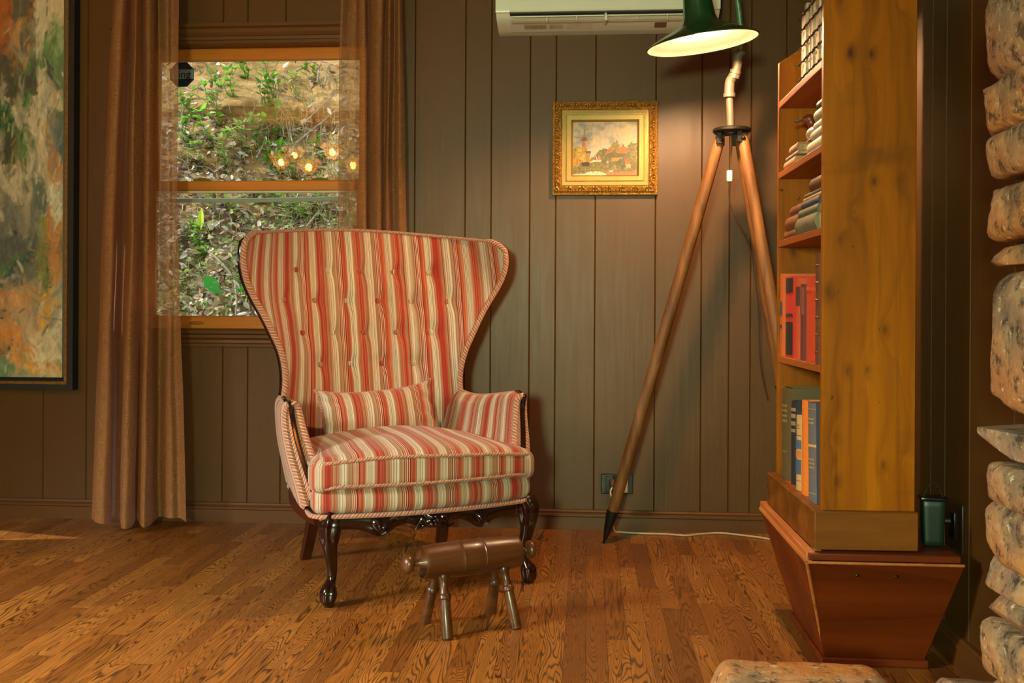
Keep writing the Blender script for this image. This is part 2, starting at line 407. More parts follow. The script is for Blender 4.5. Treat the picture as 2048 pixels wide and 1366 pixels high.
M['acw'] = plain('white_plastic', (222, 224, 210), 0.28, var=0.03)
M['acd'] = plain('dark_vent', (22, 24, 22), 0.5)
M['gold'] = plain('gilt', (202, 150, 68), 0.36, 0.55, c2=(120, 78, 26), scale=120, bump=0.3)
M['goldp'] = plain('pale_gilt', (160, 128, 60), 0.42, 0.35, var=0.1)
M['black'] = plain('black_plastic', (18, 17, 17), 0.25)
M['ivory'] = plain('ivory_plastic', (206, 196, 178), 0.35)
M['brassd'] = plain('gilt_floater_face', (152, 108, 46), 0.4, 0.5, c2=(110, 74, 26), scale=90)
M['dkframe'] = plain('dark_frame_wood', (18, 11, 7), 0.6)
M['art'] = m_attr('oil_paint', 0.5, 0.5, 70)
M['artsmall'] = m_attr('old_oil_paint', 0.45, 0.2, 160)
M['pages'] = plain('aged_paper', (196, 166, 112), 0.85, c2=(150, 118, 70), scale=90)
M['cord'] = plain('clear_cord', (196, 174, 140), 0.3)
M['cordbr'] = plain('brown_cord', (70, 50, 36), 0.5)
M['white'] = plain('white_switch', (226, 222, 214), 0.3)
M['bulb'] = emit('bulb_glow', (1.0, 0.62, 0.31), 2300)
M['bulbc'] = emit('chandelier_bulb_glow', (1.0, 0.58, 0.20), 2200)
M['fibre'] = plain('pale_fibre', (206, 180, 152), 0.8, c2=(150, 124, 104), scale=60, bump=0.3)
M['twine'] = plain('dark_twine', (52, 36, 28), 0.8)
M['greenp'] = plain('dark_green_plastic', (16, 34, 24), 0.4)

# ---------------------------------------------------------------- room shell
def board_strip(mb, axis_pts, other, z0, z1, axis, sgn, w=0.0032, dp=0.0045):
    """board-and-groove wall: section polyline along the wall with V grooves, run from z0 to z1"""
    (a0, a1), grooves = axis_pts
    pl = [(a0, 0)]
    for g in sorted(grooves):
        if a0+0.01 < g < a1-0.01: pl += [(g-w, 0), (g, dp), (g+w, 0)]
    pl.append((a1, 0))
    vs = []
    for z in (z0, z1):
        for a, d in pl: vs.append((a, other+sgn*d, z) if axis == 'x' else (other+sgn*d, a, z))
    n = len(pl)
    mb.add(vs, [(i, i+1, n+i+1, n+i) for i in range(n-1)])
YG = W+0.055                                           # lower pane; the upper one sits behind it
gx0 = atY(312, 300, YG).x; gx1 = atY(716, 300, YG).x
ox0, ox1 = gx0-0.062, gx1+0.062                         # opening
oz0 = atY(450, 659, W).z; oz1 = atY(450, 81, W).z
gpx = [(172, 900), (86, 900), (829, 430), (930, 400), (982, 400), (1060, 300), (1112, 300), (1191, 300), (1311, 400), (1404, 300), (1457, 800)]
GX = [atY(x, y, W).x for x, y in gpx]+[-2.62, -2.76, -2.98, -3.2, 0.66, 0.80, -2.02, -1.905]
GA = [atY(x, 20, W).x for x in (447, 496, 572)]+[-1.78, -1.03]
GB = [atY(x, 800, W).x for x in (445, 495, 561)]+[-1.80, -1.22, -1.02]
wb = MB()
board_strip(wb, ((XL-0.1, ox0), GX), W, 0, ZC, 'x', 1)
board_strip(wb, ((ox1, XR+0.1), GX), W, 0, ZC, 'x', 1)
board_strip(wb, ((ox0, ox1), GA), W, oz1, ZC, 'x', 1)
board_strip(wb, ((ox0, ox1), GB), W, 0, oz0, 'x', 1)
for x0, x1, z0, z1 in ((XL-0.1, ox0, 0, ZC), (ox1, XR+0.1, 0, ZC), (ox0, ox1, oz1, ZC), (ox0, ox1, 0, oz0)):
    wb.box(x0, x1, W+0.02, W+0.16, z0, z1)
struct(wb.build('wall_back', M['wall'], smooth=False), 'dark brown board panelled back wall')
wr = MB(); GY = [2.848, 2.739, 2.567, 2.306, 2.05, 3.05, 3.2, 3.42, 3.6, 3.75, 3.95]
board_strip(wr, ((YF, W), GY), XR, 0, ZC, 'y', 1); wr.box(XR+0.02, XR+0.16, YF, W+0.02, 0, ZC)
struct(wr.build('wall_right', M['wall'], smooth=False), 'dark brown board panelled right wall')
wl = MB()                                              # left wall: a tall window, plus slits added and shaped to throw sun slivers
LW = (0.50, 1.30, 1.20, 2.20)
for y0, y1, z0, z1 in ((YF, LW[0], 0, ZC), (LW[1], 3.10, 0, ZC), (LW[0], LW[1], 0, LW[2]), (LW[0], LW[1], LW[3], ZC), (3.60, W+0.02, 0, ZC), (3.10, 3.60, 0, 0.70), (3.10, 3.60, 1.11, 1.93), (3.10, 3.60, 2.31, ZC), (3.10, 3.328, 1.93, 2.31), (3.366, 3.60, 1.93, 2.31)): wl.box(XL-0.02, XL, y0, y1, z0, z1)
for poly in ([(3.10, 0.70), (3.284, 0.70), (3.19, 1.11), (3.10, 1.11)], [(3.534, 0.70), (3.60, 0.70), (3.60, 1.11), (3.19, 1.11)]): wl.prism(poly, XL-0.02, XL, 'x')
struct(wl.build('wall_left', M['wall'], smooth=False))
wf = MB(); FW = (-1.0, 0.2, 0.95, 2.0)
for x0, x1, z0, z1 in ((XL, FW[0], 0, ZC), (FW[1], XR+0.02, 0, ZC), (FW[0], FW[1], 0, FW[2]), (FW[0], FW[1], FW[3], ZC)): wf.box(x0, x1, YF-0.12, YF, z0, z1)
struct(wf.build('wall_front', M['wall'], smooth=False))
struct(MB().box(XL-0.12, XR+0.16, YF-0.12, W+0.16, ZC, ZC+0.1).build('ceiling', M['ceil'], smooth=False))
struct(MB().box(XL-0.12, XR+0.16, YF-0.12, W+0.16, -0.08, 0).build('floor', M['floor'], smooth=False), 'oak strip floor with strong dark grain')
# baseboards with a double bead
bz = atY(1100, 1017, W).z
prof = [(0, 0), (0.016, 0), (0.016, bz-0.030), (0.020, bz-0.026), (0.020, bz-0.018), (0.014, bz-0.014), (0.016, bz-0.008), (0.012, bz-0.001), (0.006, bz), (0, bz)]
struct(MB().prism([(W-d, z) for d, z in prof], XL, XR, 'x').build('baseboard_back', M['trim'], angle=25))
rp = MB(); rp.prism([(XR-d, z) for d, z in prof], 2.02, W-0.02, 'y')
struct(rp.build('baseboard_right', M['trim'], angle=25))

# ---------------------------------------------------------------- window_1 (back wall, double hung)
win = hollow('window_1', 'double-hung window with orange wood sashes in brown painted casing')
zt0 = atY(450, 122, YG+0.04).z; zm1 = atY(450, 363, YG).z; zm0 = atY(450, 382, YG).z; zb1 = atY(450, 632, YG).z
hz1 = atY(450, 49, W-0.02).z
cas = MB()
cz = [(0, oz1), (-0.012, oz1), (-0.016, oz1+0.012), (-0.022, oz1+0.016), (-0.022, hz1-0.045), (-0.030, hz1-0.035), (-0.030, hz1-0.02), (-0.042, hz1-0.012), (-0.042, hz1), (0, hz1)]
cas.prism([(W+d, z) for d, z in cz], ox0-0.10, ox1+0.10, 'x')
cas.build('head_casing', M['trim'], win, angle=25)
for xa in (ox0-0.085, ox1): MB().box(xa, xa+0.085, W-0.022, W, oz0, oz1).build('side_casing', M['trim'], win, bevel=0.004)
jb = MB(); jb.box(ox0, ox0+0.012, W-0.002, W+0.15, oz0, oz1).box(ox1-0.012, ox1, W-0.002, W+0.15, oz0, oz1).box(ox0, ox1, W-0.002, W+0.15, oz1-0.012, oz1).box(ox0, ox1, W, W+0.15, oz0-0.02, oz0)
jb.build('jamb', M['trim'], win, smooth=False)
sz = [(0.03, oz0+0.004), (-0.035, oz0+0.004), (-0.045, oz0-0.004), (-0.042, oz0-0.016), (-0.03, oz0-0.022), (0, oz0-0.022)]
MB().prism([(W+d, z) for d, z in sz], ox0-0.11, ox1+0.11, 'x').build('stool_board', M['trim'], win, angle=25)
az = atY(450, 693, W-0.02).z
ap = [(0, oz0-0.022), (-0.026, oz0-0.022), (-0.026, oz0-0.034), (-0.014, oz0-0.044), (-0.016, az+0.016), (-0.022, az+0.010), (-0.022, az), (0, az)]
MB().prism([(W+d, z) for d, z in ap], ox0-0.09, ox1+0.09, 'x').build('apron', M['trim'], win, angle=25)
def sash(name, y, z0, z1, bot, top, st=0.050):
    d = 0.036; fr = MB()
    x0, x1 = ox0+0.013, ox1-0.013
    fr.box(x0, x0+st, y-d/2, y+d/2, z0, z1).box(x1-st, x1, y-d/2, y+d/2, z0, z1).box(x0+st, x1-st, y-d/2, y+d/2, z0, z0+bot).box(x0+st, x1-st, y-d/2, y+d/2, z1-top, z1)
    s = fr.build(name, M['sash'], win, bevel=0.004)
    MB().box(x0+st-0.004, x1-st+0.004, y-0.002, y+0.002, z0+bot-0.004, z1-top+0.004).build('glass', M['glass'], s, smooth=False)
    return s
up = sash('upper_sash', YG+0.042, zm0+0.004, oz1-0.013, 0.035, oz1-0.013-zt0)
lo = sash('lower_sash', YG, oz0+0.003, zm1, zb1-oz0-0.003, zm1-zm0)
for px in (404, 640):
    p = atY(px, 361, YG); lk = MB()
    lk.tube([(p.x-0.035, YG, zm1+0.004), (p.x+0.035, YG, zm1+0.004)], 0.009, 8).ball((p.x, YG, zm1+0.010), (0.024, 0.014, 0.006))
    lk.build('sash_lock', M['goldp'], lo)
p = atY(393, 646, YG-0.02)
MB().ball((p.x, YG-0.0175, p.z), (0.036, 0.004, 0.0075), 16, 8).build('finger_pull', plain('pull_recess', (150, 84, 24), 0.5), lo)
p0 = atY(330, 401, YG+0.085); p1 = atY(690, 397, YG+0.085)
MB().tube([p0, (p0+p1)/2+Vector((0, 0, -0.004)), p1], 0.010, 8, flat=(1, 0.5)).build('screen_rail', plain('grey_metal', (170, 168, 160), 0.5), win)
MB().box(ox0+0.063, ox1-0.063, YG-0.012, YG+0.016, zm0-0.009, zm0-0.001).build('sash_lip', plain('pale_lip', (214, 200, 182), 0.5), lo)
# other windows of the room (out of frame): plain frames in their openings
w2 = hollow('window_2'); f2 = MB()
f2.box(FW[0], FW[1], YF-0.08, YF-0.04, FW[2], FW[2]+0.05).box(FW[0], FW[1], YF-0.08, YF-0.04, FW[3]-0.05, FW[3]).box(FW[0], FW[0]+0.05, YF-0.08, YF-0.04, FW[2], FW[3]).box(FW[1]-0.05, FW[1], YF-0.08, YF-0.04, FW[2], FW[3])
f2.build('window_frame', M['sash'], w2)
w3 = hollow('window_3'); f3 = MB()
f3.box(XL-0.08, XL-0.04, LW[0], LW[1], LW[2], LW[2]+0.05).box(XL-0.08, XL-0.04, LW[0], LW[1], LW[3]-0.05, LW[3]).box(XL-0.08, XL-0.04, LW[0], LW[0]+0.05, LW[2], LW[3]).box(XL-0.08, XL-0.04, LW[1]-0.05, LW[1], LW[2], LW[3])
f3.build('window_frame', M['sash'], w3)

# ---------------------------------------------------------------- hillside outside
def hill_y(x, z):
    n = noise.noise(Vector((x*1.3, z*1.3, 3.1)))*0.22+noise.noise(Vector((x*4, z*4, 7)))*0.07+noise.noise(Vector((x*11, z*11, 1)))*0.03
    led = 0.10*sm(2.28, 2.36, z+0.06*noise.noise(Vector((x*2, 0, 0))))
    return 5.75+0.60*z-led+n
def hill_at(px, py):
    d = ray(px, py); t = 5.0
    for _ in range(60):
        p = Vector((0, 0, CAMH))+d*t; e = hill_y(p.x, p.z)-p.y; t += e*0.5
    return Vector((0, 0, CAMH))+d*t
hb = MB(); hb.grid(lambda u, v: (-5.0+6.0*u, hill_y(-5+6*u, -0.6+5.0*v), -0.6+5.0*v), 240, 220)
t = NT('hill_ground'); v = t.co(); x_, y_, z_ = t.sep(v)
n1 = t.noise(v, 5, 6, 0.65); n2 = t.noise(t.mapv(v, (3, 3, 12)), 1, 5, 0.7)
soil = t.ramp(n1, [(0.3, lin4((56, 42, 26))), (0.5, lin4((104, 84, 54))), (0.7, lin4((140, 120, 84)))])
clay = t.ramp(n2, [(0.3, lin4((92, 64, 28))), (0.5, lin4((146, 112, 60))), (0.75, lin4((174, 142, 88)))])
moss = t.ramp(t.noise(v, 14, 3), [(0.3, lin4((70, 88, 34))), (0.7, lin4((140, 160, 70)))])
c = t.mix(t.ramp(t.noise(v, 2.6, 4), [(0.50, (0, 0, 0)), (0.62, (1, 1, 1))]), soil, moss)
c = t.mix(t.ramp(t.math('ADD', t.math('MULTIPLY', z_, 0.5), t.math('MULTIPLY', n1, 0.25)), [(1.14/1.3, (0, 0, 0)), (1.24/1.3, (1, 1, 1))]), c, clay)
t.set(Base_Color=c, Roughness=0.95); t.bump(n1, 0.8, 0.05)
struct(hb.build('hillside', t.m), 'steep earth bank outside the window')
gl = MB().box(XL-3, XR+3, W+0.3, 6.2, -0.8, -0.5); struct(gl.build('yard_ground', t.m, smooth=False))

def m_leafattr(name, tl=0.3):
    t = NT(name); a = t.node('ShaderNodeVertexColor', layer_name='paint').outputs['Color']
    t.set(Base_Color=a, Roughness=0.6)
    if tl:
        tr = t.node('ShaderNodeBsdfTranslucent'); t.l.new(a, tr.inputs[0]); mx = t.node('ShaderNodeMixShader'); mx.inputs[0].default_value = tl
        t.l.new(t.b.outputs[0], mx.inputs[1]); t.l.new(tr.outputs[0], mx.inputs[2]); t.l.new(mx.outputs[0], t.out.inputs[0])
    return t.m
M['litter'] = m_leafattr('fallen_leaves', 0.1); M['leaf'] = m_leafattr('green_leaves', 0.45); M['twig'] = plain('pale_twig', (150, 132, 106), 0.8, c2=(100, 84, 62))
def leaf(mb, p, d, up, L, wd, c, bend=0.2):
    """one pointed leaf: six vertices, folded on its midrib"""
    d = Vector(d).normalized(); s = d.cross(Vector(up)); s = s.normalized() if s.length > 1e-4 else Vector((1, 0, 0)); n = s.cross(d)
    p = Vector(p)
    vs = [p, p+d*L*0.35+s*wd*0.5+n*bend*L*0.3, p+d*L*0.7+s*wd*0.4+n*bend*L*0.2, p+d*L, p+d*L*0.7-s*wd*0.4+n*bend*L*0.2, p+d*L*0.35-s*wd*0.5+n*bend*L*0.3, p+d*L*0.4, p+d*L*0.72]
    mb.add(vs, [(0, 1, 6), (1, 2, 7, 6), (2, 3, 7), (0, 6, 5), (6, 7, 4, 5), (7, 3, 4)])
    mb.col = (mb.col or [])+[c]*8
rnd = random.Random(5)
lb = MB(); lb.col = []
pal = [(150, 122, 84), (176, 150, 112), (120, 92, 62), (196, 182, 154), (142, 120, 98), (92, 68, 46), (214, 202, 178), (166, 128, 80), (104, 92, 78)]
for i in range(8500):
    x = rnd.uniform(-3.6, -1.2); z = rnd.uniform(0.55, 3.0)
    dens = noise.noise(Vector((x*2.2, z*2.2, 9)))
    if z > 2.26 and rnd.random() < 0.85: continue
    if dens < -0.15 and rnd.random() < 0.6: continue
    y = hill_y(x, z)-rnd.uniform(0.0, 0.05)
    d = Vector((rnd.uniform(-1, 1), rnd.uniform(-0.8, 0.1), rnd.uniform(-0.8, 0.5))); up = Vector((rnd.uniform(-0.5, 0.5), -1, rnd.uniform(0, 0.9)))
    cc = lin(rnd.choice(pal)); k = rnd.uniform(0.7, 1.1)
    leaf(lb, (x, y, z), d, up, rnd.uniform(0.03, 0.085), rnd.uniform(0.010, 0.036), tuple(q*k for q in cc), rnd.uniform(-0.4, 0.6))
tag(lb.build('leaf_litter', M['litter'], weld=False, smooth=False), 'dry fallen leaves covering the bank outside the window', 'fallen leaves', kind='stuff')
gb = MB(); gb.col = []
for i in range(900):
    px = rnd.uniform(560, 715) if rnd.random() < 0.6 else rnd.uniform(310, 640); py = rnd.uniform(170, 620)
    q = hill_at(px, py); n = 4; dx = rnd.uniform(-0.12, 0.12); L = rnd.uniform(0.08, 0.28)
    pts = [q+Vector((dx*k/n*(k/n), -0.05-0.10*k/n, L*(k/n)-L*0.6*(k/n)**2)) for k in range(n+1)]
    nb = len(gb.v); gb.tube(pts, [0.0022*(1-0.7*k/n) for k in range(n+1)], 3, cap=False); gb.uv = {}
    cc = lin(rnd.choice([(196, 180, 140), (160, 150, 100), (120, 140, 70), (206, 196, 166)])); gb.col += [cc]*(len(gb.v)-nb)
tag(gb.build('dry_grass', M['litter'], weld=False), 'thin dry grass blades over the bank outside', 'grass', kind='stuff')
wc = MB(); wc.col = []
for i in range(2600):
    x = rnd.uniform(-3.6, -1.2); z = rnd.uniform(0.6, 2.45)
    if noise.noise(Vector((x*1.6, z*1.6, 21)))+0.35*sm(1.9, 1.0, z)+0.25*sm(-2.2, -3.0, x) < rnd.uniform(0.05, 0.45): continue
    y = hill_y(x, z)-rnd.uniform(0.02, 0.12); a = rnd.uniform(0, 2*PI)
    cc = lin(rnd.choice([(120, 150, 60), (150, 172, 84), (98, 136, 50), (166, 176, 104), (84, 120, 44)])); k = rnd.uniform(0.7, 1.2)
    leaf(wc, (x, y, z), (math.cos(a), -0.3, math.sin(a)), (0, -1, 0.5), rnd.uniform(0.02, 0.05), rnd.uniform(0.010, 0.024), tuple(q*k for q in cc), 0.2)
tag(wc.build('ground_cover', M['leaf'], weld=False, smooth=False), 'small pale green weeds creeping over the bank outside', 'weeds', kind='stuff')
rb = [((352, 188), (372, 176), (392, 186), (410, 172)), ((410, 178), (428, 188), (446, 182)), ((356, 215), (372, 210), (400, 202), (440, 206)), ((610, 255), (640, 225), (668, 200)), ((640, 170), (644, 140), (650, 122)), ((655, 176), (660, 140), (672, 134)),
      ((592, 300), (618, 274), (660, 240), (690, 216)), ((585, 250), (588, 275), (596, 300)), ((520, 320), (530, 300), (538, 280)), ((372, 262), (374, 230), (386, 208)), ((595, 150), (615, 138), (632, 124)), ((500, 250), (510, 235), (516, 222)), ((478, 560), (482, 600), (480, 632)), ((500, 570), (484, 585), (472, 600)), ((620, 455), (640, 430), (660, 405)), ((420, 500), (445, 520), (470, 548))]
tl = ['pale twig lying upper left on the bank', 'short curved twig under the clay ledge', 'long bare root running across upper left of the bank', 'thin twig leaning right beside the dry grass', 'upright root hanging from the ledge at top right', 'forked root at the top right corner of the bank', 'long thin vine slanting up at lower right of upper pane', 'short upright twig beside the slanting vine', 'thin twig above the dark leafy hollow', 'wiry vine curving up at left side of the bank', 'slender twig slanting to the ledge top', 'thin reddish twig in the middle of the bank', 'grey stick standing behind the chair wing', 'crossed grey stick behind the chair wing', 'pale twig in lower pane at the right', 'thin grass stalk slanting across lower pane']
for pts, lab in zip(rb, tl):
    P = [hill_at(*q)+Vector((0, -0.08, 0)) for q in pts]; P = catmull([tuple(q) for q in P], 5)
    tag(MB().tube(P, [0.009*(1-0.5*i/len(P)) for i in range(len(P))], 5).build('twig', M['twig']), lab, 'twig', 'twigs on the bank outside')
greens = [(96, 160, 34), (70, 140, 30), (130, 180, 60), (110, 160, 60), (150, 176, 84)]
pl = [(489, 160, .30, 0), (544, 190, .32, 0), (529, 215, .26, 1), (625, 170, .22, 0), (590, 200, .22, 2), (551, 250, .34, 1), (549, 280, .30, 1), (458, 195, .24, 2), (434, 178, .18, 3), (380, 245, .28, 3), (437, 255, .34, 2), (426, 300, .32, 2), (516, 305, .30, 3), (380, 300, .26, 3), (551, 350, .26, 1), (577, 358, .28, 0), (634, 318, .18, 1), (614, 240, .16, 1), (603, 262, .18, 1), (443, 335, .30, 4), (494, 310, .26, 4), (400, 345, .24, 4), (620, 352, .16, 4),
      (425, 425, .22, 2), (560, 425, .2, 1), (585, 445, .24, 0), (612, 452, .2, 2), (405, 512, .24, 2), (380, 478, .2, 3), (640, 440, .2, 1), (495, 605, .22, 1), (400, 545, .2, 4), (372, 590, .2, 4), (470, 440, .2, 2), (520, 405, .16, 1)]
where = ['tall spindly seedling on the clay ledge left of centre', 'bushy bright seedling below the ledge at centre', 'leafy seedling just left of the bushy central one', 'small bright seedling under the ledge at right', 'slim yellow-green seedling between centre and right', 'dark green leafy clump in the middle of upper pane', 'low spreading clump under the dark green one', 'feathery seedling at upper left below the ledge', 'faint seedling at far upper left beside the sticker', 'green weed at the left edge halfway down upper pane', 'tall pale weed left of centre in upper pane', 'pale weed below the tall pale one', 'soft weed beside the reflected lamp shades', 'weed at left edge low in upper pane', 'bright clump right under the reflected lamp shades', 'bright clump on the meeting rail below the reflected shades', 'small weed right of the reflected lamp shades', 'tiny weed at right among dry grass', 'small weed under the tiny one at right', 'yellowish weed low at left of centre in upper pane', 'yellowish weed low at centre in upper pane', 'yellowish weed just above the left sash lock', 'small weed above the right sash lock',
         'pale weed at top left of lower pane', 'green weed at top centre of lower pane', 'bright weed above the chair top in lower pane', 'weed above the chair top, right of the bright one', 'weed at the left of lower pane halfway down', 'weed at the left edge of lower pane near its top', 'weed at the top right of lower pane', 'low weed by the sash bottom beside the chair wing', 'thin weed left of the broad green leaf', 'thin weed near the bottom left of lower pane', 'light weed between grey bar and chair top', 'small weed right under the grey bar at centre']
for (px, py, h, ci), lab in zip(pl, where):
    q = hill_at(px, py); r = rnd
    root = thing('seedling_plant', lab, 'plant', q, 0, 'green seedlings on the bank outside')
    sb = MB(); fb = MB(); fb.col = []
    for s_ in range(3 if h > 0.22 else 2):
        lean = Vector((r.uniform(-0.3, 0.3), -0.45+r.uniform(-0.1, 0.1), 1)).normalized()
        pts = [Vector((r.uniform(-0.05, 0.05)*0, 0.03, -0.03))+lean*h*k/6+Vector((0.02*math.sin(k+s_), 0, 0)) for k in range(7)]
        sb.tube(pts, [0.004*(1-0.1*k) for k in range(7)], 4)
        for k in range(1, 7):
            for w_ in range(3):
                a = r.uniform(0, 2*PI); d = Vector((math.cos(a), -abs(math.sin(a))*0.7, r.uniform(-0.1, 0.6)))
                cc = lin(greens[ci]); kk = r.uniform(0.75, 1.3)
                leaf(fb, pts[k], d, (0, -0.4, 1), r.uniform(0.044, 0.078)*(h/0.28)**0.5, r.uniform(0.020, 0.038), tuple(v_*kk for v_ in cc), 0.15)
    sb.build('stem', M['twig'], root); fb.build('foliage', M['leaf'], root, weld=False, smooth=False)
q = hill_at(436, 570)+Vector((0, -0.1, 0)); fb = MB(); fb.col = []
leaf(fb, q+Vector((-0.06, 0, 0.06)), (0.75, 0, -0.75), (0, -1, 0.3), 0.17, 0.09, lin((44, 150, 40)))
tag(fb.build('broad_leaf', M['leaf'], weld=False, smooth=False), 'single broad bright green leaf low on the bank left of the chair', 'leaf')
q = hill_at(413, 462)+Vector((0, -0.1, 0)); fb = MB(); fb.col = []
leaf(fb, q, (0.03, 0, 1), (0, -1, 0.2), 0.15, 0.045, lin((214, 226, 60)))
tag(fb.build('yellow_leaf', M['leaf'], weld=False, smooth=False), 'upright bright yellow leaf in the lower pane', 'leaf')
# octagonal security sticker on the upper pane
YS = YG+0.038; sp = atY(364, 149, YS); rr = atY(388, 149, YS).x-sp.x
st = thing('security_sticker', 'dark octagonal sticker with grey band reading ring on the upper window pane', 'sticker', (sp.x, YS, sp.z))
oc = [(rr*1.08*math.cos(PI/8+k*PI/4), rr*1.08*math.sin(PI/8+k*PI/4)) for k in range(8)]
MB().prism(oc, 0, 0.001, 'y').build('backing', plain('sticker_blue', (12, 30, 46), 0.5), st, smooth=False)
MB().box(-rr*0.98, rr*0.98, -0.0012, -0.0002, -rr*0.36, rr*0.40).build('band', plain('sticker_grey', (120, 132, 140), 0.5), st, smooth=False)
fc = bpy.data.curves.new('lettering', 'FONT'); fc.body = 'ring'; fc.size = rr*0.92; fc.align_x = 'CENTER'; fc.align_y = 'CENTER'; fc.extrude = 0.0004
ft_ = bpy.data.objects.new('text_source', fc); COL.objects.link(ft_); bpy.context.view_layer.update()
fm_ = bpy.data.meshes.new_from_object(ft_.evaluated_get(bpy.context.evaluated_depsgraph_get())); bpy.data.objects.remove(ft_)
fo = bpy.data.objects.new('lettering', fm_); COL.objects.link(fo); fo.parent = st; fo.rotation_euler = (PI/2, 0, 0); fo.location = (rr*0.03, -0.0018, -rr*0.02); fm_.materials.clear(); fm_.materials.append(M['black'])

# ---------------------------------------------------------------- curtains
def curtain(label, rows, zs, py, offs, Y0, ak=1.0):
    """rows: fold positions in photo px at each level; zs: heights; offs: fold depth per point"""
    lev = []
    for r, yy in zip(rows, py):
        lev.append([atY(x, yy, Y0+o*2.15*ak).x for x, o in zip(r, offs)])
    nu = 12
    def sect(v):
        z = lerp(zs[0], zs[-1], v)
        for a in range(len(zs)-1):
            if z <= zs[a] and z >= zs[a+1] or a == len(zs)-2:
                f = (zs[a]-z)/(zs[a]-zs[a+1]); break
        f2 = f
        xs = [lerp(p, q_, f2) for p, q_ in zip(lev[a], lev[a+1])]
        amp = lerp(2.0, 2.3, v)*ak
        return z, catmull([(x, o*amp, 0, 0) for x, o in zip(xs, offs)], nu)
    nv = 60; mb = MB(); vs = []; uv = []; fs = []
    for j in range(nv+1):
        z, cv = sect(j/nv); L = 0
        for i, c in enumerate(cv):
            if i: L += math.hypot(c[0]-cv[i-1][0], c[1]-cv[i-1][1])
            wv = 0.004*noise.noise(Vector((L*9, z*3, 1)))
            dz = 0.012*math.sin(L*14+1)*sm(0.93, 1, j/nv)
            vs.append((c[0]+wv, Y0+c[1]+wv, z+dz)); uv.append((L, z))
    n = len(cv)
    fs = [(j*n+i, j*n+i+1, (j+1)*n+i+1, (j+1)*n+i) for j in range(nv) for i in range(n-1)]
    mb.add(vs, fs, uv)
    return tag(mb.build('curtain', M['linen'], weld=False, angle=80), label, 'curtain', 'brown linen curtains at the window')
zt = 2.30
curtain('long brown linen curtain left of the window, reaching the floor',
        [[228, 236, 250, 257, 250, 262, 268, 274, 284, 280, 290, 305, 318, 332, 345, 357], [207, 215, 231, 236, 238, 250, 262, 272, 284, 280, 292, 305, 318, 335, 346, 355], [184, 195, 215, 225, 230, 236, 245, 262, 270, 268, 285, 300, 318, 340, 358, 374]],
        [zt, atY(300, 400, 3.97).z, 0.04], [0, 400, 1045], [-.03, -.06, -.055, .02, .045, 0, -.06, -.055, -.02, .03, -.045, -.035, .01, -.02, -.01, -.025], 3.965)
curtain('brown linen curtain right of the window, falling behind the striped chair',
        [[680, 684, 698, 712, 718, 730, 734, 744, 755, 766, 771, 780, 788, 797, 803], [676, 680, 694, 707, 717, 730, 735, 742, 750, 760, 766, 773, 788, 797, 812], [684, 690, 702, 714, 722, 736, 742, 750, 760, 772, 780, 790, 806, 820, 838]],
        [zt, atY(740, 465, 3.97).z, 0.04], [0, 465, 1045], [-.03, -.045, -.005, .005, -.045, -.05, .025, -.02, -.055, -.05, .025, -.045, .015, -.045, -.02], 4.035, 0.5)
rod = tag(MB().tube([(-2.2, 3.965, 2.34), (-0.6, 3.965, 2.34)], 0.012, 12).build('curtain_rod', M['iron']), 'dark curtain rod above the window', 'curtain rod')

# ---------------------------------------------------------------- wing chair
PSI = math.radians(29); CH = (-0.49, 3.136, 0)
chair = thing('wing_chair', 'tall red and cream striped wing chair with buttoned back and dark carved legs', 'armchair', CH, PSI)
AX = -0.012                                   # the chair's centre line
HW = [(0.36, 0.318), (0.52, 0.325), (0.585, 0.335), (0.62, 0.332), (0.66, 0.332), (0.70, 0.337), (0.75, 0.350), (0.80, 0.372), (0.88, 0.412), (0.965, 0.460), (1.02, 0.482), (1.08, 0.491), (1.14, 0.484), (1.22, 0.474)]
HWs = catmull([(a, b, 0, 0) for a, b in HW], 8); HWs = [(a, b) for a, b, _, _ in HWs]
def yc(z): return 0.625+0.235*(z-0.42)
def ye(z): return 0.545+0.02*sm(0.8, 0.6, z)-0.050*sm(0.9, 1.10, z)
def ztop(s):
    a = abs(s); return 1.207-0.052*s*s-0.030*max(0, (a-0.93)/0.07)**2
ZB0 = 0.40
def buttons():
    out = []
    for z, xs in ((1.045, (-.262, -.131, 0, .131, .262)), (0.932, (-.318, -.19, -.063, .063, .19, .318)), (0.812, (-.25, -.125, 0, .125, .25)), (0.695, (-.183, -.061, .061, .183))):
        out += [(x, z) for x in xs]
    return out
BT = buttons()
def back_pt(s, z, off=0.0):
    w_ = table(HWs, z); a = abs(s); e = ye(z); c = yc(z)
    if z < 0.60: e = lerp(c-0.03, e, sm(0.45, 0.60, z))
    x = w_*s; y = c-(c-e)*a**2.5
    if off == 0:
        y -= 0.016*(1-a**4)*math.sin(PI*min(1, max(0, (z-0.42)/0.76)))**0.5      # padding
        for bx, bz in BT:
            dx = x-bx; dz = z-bz
            if abs(dx) < 0.1 and abs(dz) < 0.1: y += 0.017*math.exp(-(dx*dx+dz*dz)/0.0011)+0.004*math.exp(-dx*dx/0.00025)*math.exp(-dz*dz/0.003)
    else:
        y += off*(1-0.55*a**6)
    return Vector((AX+x, y, z))
NS, NTT = 120, 90
arc = {}
